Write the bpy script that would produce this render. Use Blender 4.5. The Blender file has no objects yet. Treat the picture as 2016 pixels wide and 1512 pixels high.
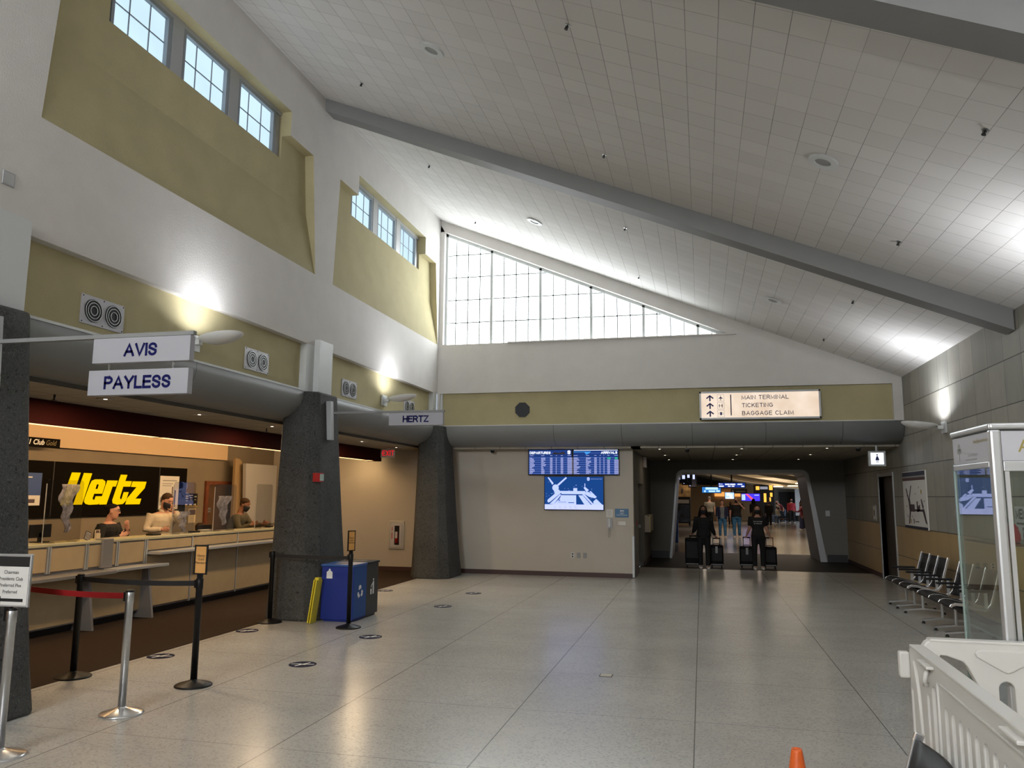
# An airport terminal hall with rental counters: every thing is built in mesh code below.
PANE_E, PANE_L, FILL_B = 5.8, .80, 22.0      # daylight through the frosted panes; last one the added back pane
SCN = 16                        # uplight sconce lamps (W)
STRIP, SIGN, SCR, YEL = 2.0, .60, .80, .62
EXPO = 0.8
def LIGHTS():
    # tubes hidden behind the valance wash the peach bulkhead
    area('valance_tube', (-7.9, 8.5, 2.80), 16, .10, 150, (1, .62, .30), (-1, 0, -.05))
    # downlight lamps
    for x, y in ((-6.62, 7.6), (-6.62, 11.23), (-6.66, 14.75)):
        area('downlight_lamp', (x, y, 2.84), .15, .15, 20, (1, .74, .46), (0, 0, -1))
    area('wall_washer', (-7.9, 17.3, 2.70), .2, .2, 4, (1, .66, .32), (0, .45, -1))
    for x in (-.88, .90, 2.66): area('downlight_lamp', (x, 20.65, 2.84), .15, .15, 1.5, (1, .8, .55), (0, 0, -1))
    for y in (34, 46, 58): area('concourse_lamp', (3, y, 2.9), 7, 2, 70, (1, .86, .70), (0, 0, -1)); area('concourse_fill_up', (3, y, 2.2), 10, 3, 80, (1, .76, .5), (0, 0, 1))  # upward area light added to brighten the ceiling ribs, no fitting there
import bpy, bmesh, math, random
from mathutils import Matrix, Vector, Euler
random.seed(7)
SC = bpy.context.scene
COL = SC.collection
PI = math.pi

# ------------------------------------------------------------------ materials
MATS = {}
def new_mat(name):
    m = bpy.data.materials.new(name); m.use_nodes = True
    nt = m.node_tree
    for n in list(nt.nodes): nt.nodes.remove(n)
    out = nt.nodes.new('ShaderNodeOutputMaterial')
    MATS[name] = m
    return m, nt, out

class NB:
    """tiny node helper"""
    def __init__(s, nt): s.nt = nt
    def n(s, t, **kw):
        nd = s.nt.nodes.new(t)
        for k, v in kw.items(): setattr(nd, k, v)
        return nd
    def l(s, a, b): s.nt.links.new(a, b)
    def val(s, sock, v):
        if hasattr(v, 'links'): s.l(v, sock)
        else: sock.default_value = v
    def math(s, op, a, b=0.0, c=None):
        nd = s.n('ShaderNodeMath', operation=op)
        s.val(nd.inputs[0], a); s.val(nd.inputs[1], b)
        if c is not None: s.val(nd.inputs[2], c)
        return nd.outputs[0]
    def mix(s, f, a, b):
        nd = s.n('ShaderNodeMix', data_type='RGBA')
        s.val(nd.inputs[0], f)
        s.val(nd.inputs[6], a if hasattr(a, 'links') else (*a, 1)[:4])
        s.val(nd.inputs[7], b if hasattr(b, 'links') else (*b, 1)[:4])
        return nd.outputs[2]
    def obj(s):
        tc = s.n('ShaderNodeTexCoord'); sp = s.n('ShaderNodeSeparateXYZ')
        s.l(tc.outputs['Object'], sp.inputs[0])
        return tc.outputs['Object'], sp.outputs
    def noise(s, vec, scale, detail=2.0, rough=0.5):
        nd = s.n('ShaderNodeTexNoise'); s.l(vec, nd.inputs['Vector'])
        nd.inputs['Scale'].default_value = scale; nd.inputs['Detail'].default_value = detail
        nd.inputs['Roughness'].default_value = rough
        return nd.outputs['Fac']
    def ramp(s, f, p0, p1):
        nd = s.n('ShaderNodeMapRange'); s.val(nd.inputs[0], f)
        nd.inputs[1].default_value = p0; nd.inputs[2].default_value = p1
        nd.clamp = True
        return nd.outputs[0]
    def line(s, coord, origin, step, width):
        """1 on a thin line every step, 0 elsewhere"""
        a = s.math('SUBTRACT', coord, origin); a = s.math('DIVIDE', a, step)
        a = s.math('FRACT', a); a = s.math('SUBTRACT', a, 0.5); a = s.math('ABSOLUTE', a)
        return s.math('GREATER_THAN', a, 0.5 - width / step / 2)
    def one(s, coord, origin, width):
        a = s.math('SUBTRACT', coord, origin); a = s.math('ABSOLUTE', a)
        return s.math('LESS_THAN', a, width / 2)
    def bump(s, h, strength, dist):
        nd = s.n('ShaderNodeBump'); nd.inputs['Strength'].default_value = strength
        nd.inputs['Distance'].default_value = dist; s.l(h, nd.inputs['Height'])
        return nd.outputs[0]

def pbr(name, col, rough=0.6, metal=0.0, spec=0.5, noise=None, bump=None, emit=None, estr=0.0, coat=0.0):
    """plain material; noise=(scale, amount) varies the colour, bump=(scale, strength, distance)"""
    m, nt, out = new_mat(name); b = NB(nt)
    p = b.n('ShaderNodeBsdfPrincipled'); b.l(p.outputs[0], out.inputs[0])
    p.inputs['Base Color'].default_value = (*col, 1)
    p.inputs['Roughness'].default_value = rough; p.inputs['Metallic'].default_value = metal
    p.inputs['Specular IOR Level'].default_value = spec; p.inputs['Coat Weight'].default_value = coat
    vec, _ = b.obj()
    if noise:
        f = b.noise(vec, noise[0], 4.0)
        lo = tuple(max(0, c * (1 - noise[1])) for c in col); hi = tuple(min(1, c * (1 + noise[1])) for c in col)
        b.l(b.mix(b.ramp(f, .3, .7), lo, hi), p.inputs['Base Color'])
    if bump: b.l(b.bump(b.noise(vec, bump[0], 3.0), bump[1], bump[2]), p.inputs['Normal'])
    if emit:
        p.inputs['Emission Color'].default_value = (*emit, 1); p.inputs['Emission Strength'].default_value = estr
    return m

def emi(name, col, s):
    m, nt, out = new_mat(name); b = NB(nt)
    e = b.n('ShaderNodeEmission'); e.inputs[0].default_value = (*col, 1); e.inputs[1].default_value = s
    b.l(e.outputs[0], out.inputs[0]); m.cycles.emission_sampling = 'NONE'; return m

def glass(name, tint=(1, 1, 1), ior=1.45, rough=0.0):
    m, nt, out = new_mat(name); b = NB(nt)
    t = b.n('ShaderNodeBsdfTransparent'); t.inputs[0].default_value = (*tint, 1)
    g = b.n('ShaderNodeBsdfGlossy'); g.inputs['Roughness'].default_value = rough
    lw = b.n('ShaderNodeLayerWeight'); lw.inputs['Blend'].default_value = .5
    f0 = ((ior - 1) / (ior + 1)) ** 2
    fr = b.math('MULTIPLY_ADD', b.math('POWER', lw.outputs['Facing'], 4.0), 1 - f0, f0)
    mx = b.n('ShaderNodeMixShader'); b.l(fr, mx.inputs[0])
    b.l(t.outputs[0], mx.inputs[1]); b.l(g.outputs[0], mx.inputs[2]); b.l(mx.outputs[0], out.inputs[0])
    return m

# plain ones
STUC = dict(noise=(3, .03), bump=(70, .6, .006))
white_paint = pbr('white_stucco', (.62, .60, .575), .85, spec=.2, **STUC)
yellow_paint = pbr('yellow_stucco', (.43, .38, .225), .85, spec=.2, noise=(2.5, .05), bump=(70, .7, .006))
wall_cream = pbr('cream_wall', (.50, .46, .40), .75, spec=.25, noise=(1.5, .03), bump=(150, .1, .001))
wall_dim = pbr('grey_wall', (.21, .205, .19), .75, spec=.25, noise=(1.5, .03))
band_grey = pbr('grey_metal_cladding', (.23, .235, .235), .55, spec=.4, noise=(1.2, .04))
beam_grey = pbr('grey_beam_paint', (.19, .19, .19), .6, noise=(2, .04))
pil_white = pbr('pale_box_paint', (.58, .60, .60), .5)
trim_grey = pbr('grey_window_frame', (.24, .27, .30), .45)
trim_light = pbr('light_window_bar', (.50, .53, .53), .5)
trim_thin = pbr('thin_window_bar', (.30, .34, .34), .5)
brown_base = pbr('brown_rubber_base', (.055, .025, .022), .5)
black_base = pbr('black_rubber_base', (.012, .012, .012), .45)
valance_brown = pbr('maroon_valance', (.032, .004, .0025), .8, spec=.1, noise=(4, .05))
carpet_m = pbr('brown_carpet', (.038, .025, .017), .95, spec=.1, noise=(160, .6), bump=(300, .5, .004))
dark_floor = pbr('dark_entry_mat', (.020, .016, .012), .55, spec=.25, noise=(120, .35))
alum = pbr('brushed_aluminium', (.60, .61, .62), .32, 1.0, noise=(30, .05))
alum_soft = pbr('satin_aluminium', (.62, .63, .64), .42, .7)
chrome = pbr('chrome', (.82, .82, .83), .22, .85)
silver = pbr('silver_paint', (.42, .43, .44), .45, .4)
blk = pbr('black_plastic', (.0045, .0045, .005), .45, spec=.35)
blk_matte = pbr('black_matte', (.010, .010, .011), .75)
leather = pbr('black_leather', (.009, .009, .010), .5, spec=.3, noise=(20, .2), bump=(60, .2, .002))
white_pl = pbr('white_polyethylene', (.66, .645, .61), .42, noise=(3, .03), bump=(120, .08, .001))
sign_white = pbr('white_sign_face', (.50, .50, .54), .45)
navy_ink = pbr('navy_ink', (.005, .006, .075), .7, spec=.15)
sign_face = pbr('pale_sign_face', (.37, .37, .405), .55, spec=.3)
navy_bright = pbr('navy_arrow_ink', (.010, .012, .14), .5)
black_ink = pbr('black_ink', (.01, .01, .01), .6)
white_ink = pbr('white_ink', (.80, .80, .80), .5)
grey_ink = pbr('grey_ink', (.28, .29, .29), .5)
gold_ink = pbr('gold_ink', (.34, .27, .08), .4)
paper_w = pbr('white_paper', (.70, .69, .66), .7)
paper_y = pbr('buff_paper', (.60, .50, .33), .7)
orange_card = pbr('orange_card', (.72, .36, .10), .6)
red_belt = pbr('red_webbing', (.30, .003, .004), .7, bump=(300, .2, .001))
black_belt = pbr('black_webbing', (.010, .009, .009), .7, bump=(300, .2, .001))
bin_blue = pbr('blue_bin_plastic', (.002, .020, .22), .5)
bin_blue2 = pbr('blue_bin_front', (.006, .065, .28), .5)
bin_black = pbr('black_bin_plastic', (.016, .016, .018), .4)
bin_top = pbr('blue_bin_lid', (.03, .11, .36), .35)
yellow_pl = pbr('yellow_plastic', (.70, .58, .03), .4)
red_pl = pbr('red_plastic', (.45, .02, .02), .4)
cone_or = pbr('orange_cone_plastic', (.75, .13, .02), .4, noise=(10, .15))
counter_cream = pbr('cream_counter_panel', (.46, .345, .20), .5, noise=(6, .04))
counter_metal = pbr('grey_counter_metal', (.27, .26, .26), .4, .3)
counter_top = pbr('cream_counter_edge', (.50, .46, .30), .35)
wall_back = pbr('taupe_back_wall', (.21, .175, .125), .8, noise=(2, .06))
wall_upper = pbr('warm_lit_bulkhead', (.60, .44, .27), .8)  # cream band, paler than the wall below: warm light partly put into colour
tan_panel = pbr('tan_panel', (.36, .25, .13), .6)
grey_disp = pbr('grey_display_panel', (.42, .42, .42), .6)
grey_disp2 = pbr('grey_display_panel_dark', (.34, .34, .35), .6)
hertz_black = pbr('black_backdrop', (.003, .002, .001), .8, spec=.08)
wood_red = pbr('red_wood_frame', (.16, .045, .018), .45, noise=(8, .2))
wood_brn = pbr('brown_wood_door', (.10, .055, .030), .4, noise=(5, .2))
door_dark = pbr('dark_brown_door', (.045, .034, .024), .5, noise=(6, .1))
skin_l = pbr('light_skin', (.52, .27, .19), .5)
skin_d = pbr('tan_skin', (.26, .12, .075), .5)
hair_dk = pbr('dark_hair', (.008, .005, .004), .8, spec=.15, bump=(120, .6, .01))
hair_br = pbr('brown_hair', (.045, .024, .013), .8, spec=.15, bump=(120, .6, .01))
hair_gr = pbr('grey_hair', (.22, .19, .16), .5, bump=(120, .6, .01))
cl_black = pbr('black_cloth', (.004, .004, .005), .85, bump=(25, .4, .01))
cl_white = pbr('cream_shirt_cloth', (.62, .54, .41), .85, bump=(14, .7, .02))
cl_olive = pbr('olive_cloth', (.07, .06, .035), .85, bump=(14, .6, .02))
cl_grey = pbr('grey_cloth', (.14, .15, .17), .85, bump=(14, .5, .02))
cl_tan = pbr('tan_cloth', (.20, .18, .14), .85, bump=(14, .5, .02))
cl_red = pbr('red_cloth', (.26, .012, .02), .85, bump=(14, .5, .02))
cl_navy = pbr('navy_cloth', (.012, .016, .05), .85, bump=(14, .5, .02))
cl_maroon = pbr('maroon_cloth', (.16, .03, .05), .85, bump=(14, .5, .02))
cl_jean = pbr('blue_denim', (.035, .13, .25), .85, noise=(9, .5), bump=(14, .5, .02))
cl_jean2 = pbr('washed_denim', (.06, .10, .17), .85, noise=(9, .4))
cl_khaki = pbr('khaki_cloth', (.26, .20, .12), .85)
mask_blk = pbr('black_mask_cloth', (.012, .012, .016), .8)
shoe_w = pbr('white_shoe', (.55, .53, .50), .6)
eye_m = pbr('dark_eye', (.01, .008, .006), .2)
lip_m = pbr('lips', (.35, .09, .08), .5)
suit_m = pbr('black_suitcase_shell', (.004, .004, .005), .7, spec=.15, bump=(60, .2, .004))
lamp_face = pbr('frosted_lamp_dish', (.72, .72, .70), .4)
glass_clear = glass('clear_glass', (.93, .96, .95), 1.5)
glass_case = glass('showcase_glass', (.88, .91, .88), 1.75)
glass_edge = pbr('green_glass_edge', (.34, .44, .41), .15)
plexi = glass('clear_acrylic', (.86, .86, .86), 1.45)
plastic_sheet = pbr('clouded_plastic_sheet', (.62, .60, .70), .3, noise=(22, .45))
plastic_sheet.node_tree.nodes['Principled BSDF'].inputs['Alpha'].default_value = .6
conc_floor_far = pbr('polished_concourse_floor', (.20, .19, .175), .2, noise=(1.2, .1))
conc_ceiling = pbr('brown_ceiling_boards', (.13, .085, .045), .7, noise=(5, .1))
conc_beam = pbr('cream_curved_beam', (.50, .44, .33), .6)
conc_wall = pbr('tan_concourse_wall', (.40, .27, .14), .7)
conc_pale = pbr('pale_concourse_wall', (.36, .33, .27), .7)
blue_panel = pbr('royal_blue_panel', (.01, .08, .36), .4)
plaque_blue = pbr('teal_blue_plaque', (.015, .12, .27), .4)
red_toy = pbr('red_glazed_clay', (.42, .02, .035), .3)
map_dark = pbr('dark_map_ink', (.075, .05, .06), .6)
map_header = pbr('map_header_navy', (.030, .032, .055), .6)
map_header2 = pbr('map_header_rust', (.10, .05, .045), .6)

# concrete column
def column_mat():
    m, nt, out = new_mat('rough_dark_concrete'); b = NB(nt)
    p = b.n('ShaderNodeBsdfPrincipled'); b.l(p.outputs[0], out.inputs[0]); p.inputs['Roughness'].default_value = .8
    vec, _ = b.obj()
    big = b.ramp(b.noise(vec, 2.2, 4.0), .3, .7)
    fine = b.ramp(b.noise(vec, 45, 3.0, .7), .35, .65)
    c = b.mix(big, (.020, .021, .020), (.052, .054, .052))
    c = b.mix(b.math('MULTIPLY', fine, .55), c, (.095, .096, .092))
    pits = b.ramp(b.noise(vec, 26, 2.0), .60, .72)
    c = b.mix(pits, c, (.012, .012, .012))
    spk = b.ramp(b.noise(vec, 110, 1.0), .66, .74)
    c = b.mix(b.math('MULTIPLY', spk, .6), c, (.30, .32, .33))
    b.l(c, p.inputs['Base Color'])
    b.l(b.bump(b.noise(vec, 60, 4.0, .7), .8, .012), p.inputs['Normal'])
    return m
concrete_dark = column_mat()

def terrazzo_mat():
    m, nt, out = new_mat('grey_terrazzo'); b = NB(nt)
    p = b.n('ShaderNodeBsdfPrincipled'); b.l(p.outputs[0], out.inputs[0])
    vec, xyz = b.obj()
    c = b.mix(b.ramp(b.noise(vec, .9, 5.0, .6), .3, .7), (.45, .44, .405), (.55, .535, .495))
    v = b.n('ShaderNodeTexVoronoi'); b.l(vec, v.inputs['Vector']); v.inputs['Scale'].default_value = 75
    sp = b.n('ShaderNodeSeparateColor'); b.l(v.outputs['Color'], sp.inputs[0])
    c = b.mix(b.math('MULTIPLY', b.math('GREATER_THAN', sp.outputs[0], .80), .30), c, (.20, .195, .175))
    c = b.mix(b.math('MULTIPLY', b.math('GREATER_THAN', sp.outputs[1], .84), .40), c, (.60, .59, .56))
    lx = b.line(xyz[0], -0.10, 1.467, .009)
    ly = b.math('MULTIPLY', b.line(xyz[1], 5.35, 1.467, .008), .65)
    ln = b.math('MAXIMUM', lx, ly)
    c = b.mix(b.math('MULTIPLY', ln, .8), c, (.09, .088, .08))
    b.l(c, p.inputs['Base Color'])
    p.inputs['Roughness'].default_value = .245
    p.inputs['Specular IOR Level'].default_value = .45
    b.l(b.bump(b.noise(vec, 1.6, 2.0), .05, .02), p.inputs['Normal'])
    return m
terrazzo = terrazzo_mat()

def tile_ceiling_mat():
    m, nt, out = new_mat('white_acoustic_tiles'); b = NB(nt)
    p = b.n('ShaderNodeBsdfPrincipled'); b.l(p.outputs[0], out.inputs[0]); p.inputs['Roughness'].default_value = .85
    p.inputs['Specular IOR Level'].default_value = .2
    vec, xyz = b.obj()
    # every tile has a slightly different tone
    fx = b.math('FLOOR', b.math('DIVIDE', b.math('SUBTRACT', xyz[0], .78), .2735))
    fy = b.math('FLOOR', b.math('DIVIDE', b.math('SUBTRACT', xyz[1], 5.965), .3))
    cv = b.n('ShaderNodeCombineXYZ'); b.l(fx, cv.inputs[0]); b.l(fy, cv.inputs[1])
    wn = b.n('ShaderNodeTexWhiteNoise'); wn.noise_dimensions = '2D'; b.l(cv.outputs[0], wn.inputs[0])
    c = b.mix(wn.outputs[0], (.60, .59, .575), (.645, .635, .62))
    lx = b.line(xyz[0], .78, .2735, .0055); ly = b.math('MULTIPLY', b.line(xyz[1], 5.965, .3, .0055), .8)
    # joints show unevenly
    un = b.ramp(b.noise(vec, .8, 2.0), .35, .6)
    ln = b.math('MULTIPLY', b.math('MAXIMUM', lx, ly), b.math('MULTIPLY_ADD', un, .5, .4))
    c = b.mix(ln, c, (.16, .155, .15))
    b.l(c, p.inputs['Base Color'])
    b.l(b.bump(b.noise(vec, 14, 3.0), .15, .01), p.inputs['Normal'])
    return m
tile_ceiling = tile_ceiling_mat()

def grid_ceiling_mat():
    m, nt, out = new_mat('grid_ceiling_tiles'); b = NB(nt)
    p = b.n('ShaderNodeBsdfPrincipled'); b.l(p.outputs[0], out.inputs[0]); p.inputs['Roughness'].default_value = .8
    vec, xyz = b.obj()
    c = b.mix(b.ramp(b.noise(vec, 3, 2.0), .3, .7), (.37, .34, .28), (.41, .38, .31))
    ln = b.math('MAXIMUM', b.line(xyz[0], -1.5, .60, .012), b.line(xyz[1], 5.4, .60, .012))
    c = b.mix(ln, c, (.07, .06, .05)); b.l(c, p.inputs['Base Color'])
    return m
grid_ceiling = grid_ceiling_mat()

def panel_wall_mat():
    """board-marked concrete facing above, pale timber panels below"""
    m, nt, out = new_mat('panelled_right_wall'); b = NB(nt)
    p = b.n('ShaderNodeBsdfPrincipled'); b.l(p.outputs[0], out.inputs[0])
    vec, xyz = b.obj(); y, z = xyz[1], xyz[2]
    fy = b.math('FLOOR', b.math('DIVIDE', b.math('SUBTRACT', y, .19), .6))
    fz = b.math('FLOOR', b.math('DIVIDE', b.math('SUBTRACT', z, .035), .6))
    cv = b.n('ShaderNodeCombineXYZ'); b.l(fy, cv.inputs[0]); b.l(fz, cv.inputs[1])
    wn = b.n('ShaderNodeTexWhiteNoise'); wn.noise_dimensions = '2D'; b.l(cv.outputs[0], wn.inputs[0])
    mp = b.n('ShaderNodeMapping'); b.l(vec, mp.inputs[0]); mp.inputs['Scale'].default_value = (1, 1, .25)
    streak = b.ramp(b.noise(mp.outputs[0], 3.2, 5.0, .6), .3, .7)
    cloud = b.ramp(b.noise(vec, 2.4, 4.0, .6), .3, .7)
    tone = b.mix(wn.outputs[0], (.225, .225, .20), (.36, .34, .29))
    conc = b.mix(b.math('MULTIPLY', cloud, .55), tone, (.20, .205, .185))
    conc = b.mix(b.math('MULTIPLY', streak, .35), conc, (.37, .355, .31))
    wood = b.mix(streak, (.43, .30, .145), (.49, .35, .18))
    low = b.math('LESS_THAN', z, 1.235)
    c = b.mix(low, conc, wood)
    jy = b.math('MULTIPLY', b.line(y, .19, .6, .010), b.math('SUBTRACT', 1.0, b.math('MULTIPLY', low, .85)))
    jz = b.line(z, .035, .6, .014)
    c = b.mix(b.math('MAXIMUM', b.math('MULTIPLY', jy, .8), jz), c, (.05, .05, .042))
    b.l(c, p.inputs['Base Color'])
    b.l(b.math('MULTIPLY_ADD', low, -.2, .55), p.inputs['Roughness'])
    b.l(b.bump(streak, .12, .01), p.inputs['Normal'])
    return m
panel_wall = panel_wall_mat()

# ------------------------------------------------------------------ mesh builder
def frame(o, u, v, n):
    """local (u,v,n) axes to world"""
    u, v, n = Vector(u), Vector(v), Vector(n)
    return Matrix(((u.x, v.x, n.x, o[0]), (u.y, v.y, n.y, o[1]), (u.z, v.z, n.z, o[2]), (0, 0, 0, 1)))
def F_back(x, y, z): return frame((x, y, z), (1, 0, 0), (0, 0, 1), (0, -1, 0))    # faces the camera side (-Y)
def F_left(x, y, z): return frame((x, y, z), (0, 1, 0), (0, 0, 1), (1, 0, 0))     # faces +X
def F_right(x, y, z): return frame((x, y, z), (0, -1, 0), (0, 0, 1), (-1, 0, 0))  # faces -X
def F_floor(x, y, z): return frame((x, y, z), (1, 0, 0), (0, 1, 0), (0, 0, 1))

def text_mesh(body, size, bold=0.0, align='CENTER', shear=0.0, spacing=1.0, lh=1.0, xs=1.0):
    cu = bpy.data.curves.new('t', 'FONT'); cu.body = body; cu.size = size; cu.align_x = align; cu.align_y = 'CENTER'
    cu.offset = bold * size;  cu.shear = shear; cu.space_character = spacing; cu.space_line = lh
    cu.extrude = 0.0; cu.resolution_u = 3
    ob = bpy.data.objects.new('t', cu); COL.objects.link(ob)
    dg = bpy.context.evaluated_depsgraph_get(); dg.update()
    me = bpy.data.meshes.new_from_object(ob.evaluated_get(dg))
    vs = [Vector((v.co.x * xs, v.co.y, 0)) for v in me.vertices]; fs = [tuple(p.vertices) for p in me.polygons]
    bpy.data.objects.remove(ob); bpy.data.curves.remove(cu); bpy.data.meshes.remove(me)
    return vs, fs

# ---- plain upright capitals for signs, drawn as strokes (cell height 1)
def _arc(cx, cy, rx, ry, a0, a1, n=7):
    return [(cx + rx * math.cos(math.radians(a0 + (a1 - a0) * q / n)), cy + ry * math.sin(math.radians(a0 + (a1 - a0) * q / n))) for q in range(n + 1)]
GLY = {
 'A': (.72, [[(0, 0), (.36, 1), (.72, 0)], [(.14, .33), (.58, .33)]]), 'V': (.68, [[(0, 1), (.34, 0), (.68, 1)]]), 'I': (.0, [[(0, 0), (0, 1)]]),
 'S': (.60, [[(.58, .74)] + _arc(.31, .745, .27, .255, 15, 180) + [(.05, .64), (.30, .52), (.56, .38)] + _arc(.31, .265, .27, .265, 0, -168)]),
 'P': (.58, [[(0, 0), (0, 1), (.30, 1)] + _arc(.30, .735, .28, .265, 90, -90) + [(0, .47)]]), 'Y': (.66, [[(0, 1), (.33, .45), (.66, 1)], [(.33, .45), (.33, 0)]]),
 'L': (.50, [[(0, 1), (0, 0), (.50, 0)]]), 'E': (.54, [[(.54, 1), (0, 1), (0, 0), (.54, 0)], [(0, .52), (.50, .52)]]), 'F': (.52, [[(.52, 1), (0, 1), (0, 0)], [(0, .52), (.46, .52)]]),
 'H': (.60, [[(0, 0), (0, 1)], [(.60, 0), (.60, 1)], [(0, .52), (.60, .52)]]), 'R': (.60, [[(0, 0), (0, 1), (.32, 1)] + _arc(.32, .745, .26, .255, 90, -90) + [(0, .49)], [(.34, .49), (.60, 0)]]),
 'T': (.60, [[(0, 1), (.60, 1)], [(.30, 1), (.30, 0)]]), 'Z': (.58, [[(0, 1), (.58, 1), (0, 0), (.58, 0)]]), 'M': (.72, [[(0, 0), (0, 1), (.36, .12), (.72, 1), (.72, 0)]]),
 'N': (.60, [[(0, 0), (0, 1), (.60, 0), (.60, 1)]]), 'C': (.66, [_arc(.34, .5, .34, .5, 42, 318, 12)]), 'G': (.68, [_arc(.34, .5, .34, .5, 42, 330, 12) + [(.66, .28), (.66, .46), (.38, .46)]]),
 'K': (.60, [[(0, 0), (0, 1)], [(.58, 1), (0, .38)], [(.22, .60), (.60, 0)]]), 'B': (.60, [[(0, 0), (0, 1), (.30, 1)] + _arc(.30, .765, .24, .235, 90, -90) + [(0, .53)], [(.30, .53)] + _arc(.32, .265, .27, .265, 90, -90) + [(0, 0)]]),
 'D': (.64, [[(0, 0), (0, 1), (.26, 1)] + _arc(.26, .5, .38, .5, 90, -90, 10) + [(0, 0)]]), 'U': (.60, [[(0, 1), (0, .3)] + _arc(.30, .3, .30, .30, 180, 360) + [(.60, 1)]]), 'X': (.62, [[(0, 0), (.62, 1)], [(0, 1), (.62, 0)]]),
 'O': (.72, [_arc(.36, .5, .36, .5, 0, 360, 16)]), ' ': (.22, [])}
def caps(m, word, u, v, n, h, wt=.17, gap=.30, xs=1.0, align='CENTER', mi=0):
    """capital lettering centred on v; stroke weight and gap are shares of the height"""
    tot = sum(GLY[c][0] for c in word) * xs * h + gap * h * (len(word) - 1); x = u - (tot / 2 if align == 'CENTER' else tot if align == 'RIGHT' else 0); hh = h * (1 - wt); r = wt * h / 2
    for c in word:
        w, st = GLY[c]
        for pl in st:
            P_ = [Vector((x + p[0] * xs * h, v - hh / 2 + p[1] * hh)) for p in pl]; nn = len(P_); L_, R_ = [], []
            for i, p in enumerate(P_):
                d0 = (p - P_[i - 1]).normalized() if i else (P_[1] - p).normalized(); d1 = (P_[i + 1] - p).normalized() if i < nn - 1 else d0
                b_ = (d0 + d1); b_ = b_.normalized() if b_.length > .05 else d0
                no = Vector((-b_.y, b_.x)); k = min(1.7, 1 / max(.3, no.dot(Vector((-d0.y, d0.x)))))
                e = Vector((0, 0))
                if i == 0: e = -d1 * r * (.98 if abs(d1.x) > .8 or abs(d1.y) > .8 else .9)
                if i == nn - 1: e = d0 * r * (.98 if abs(d0.x) > .8 or abs(d0.y) > .8 else .9)
                L_.append(p + e + no * r * k); R_.append(p + e - no * r * k)
            m.add([(q.x, q.y, n) for q in L_ + R_], [(i, i + 1, nn + i + 1, nn + i) for i in range(nn - 1)], mi)
        x += w * xs * h + gap * h
    return m

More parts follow.
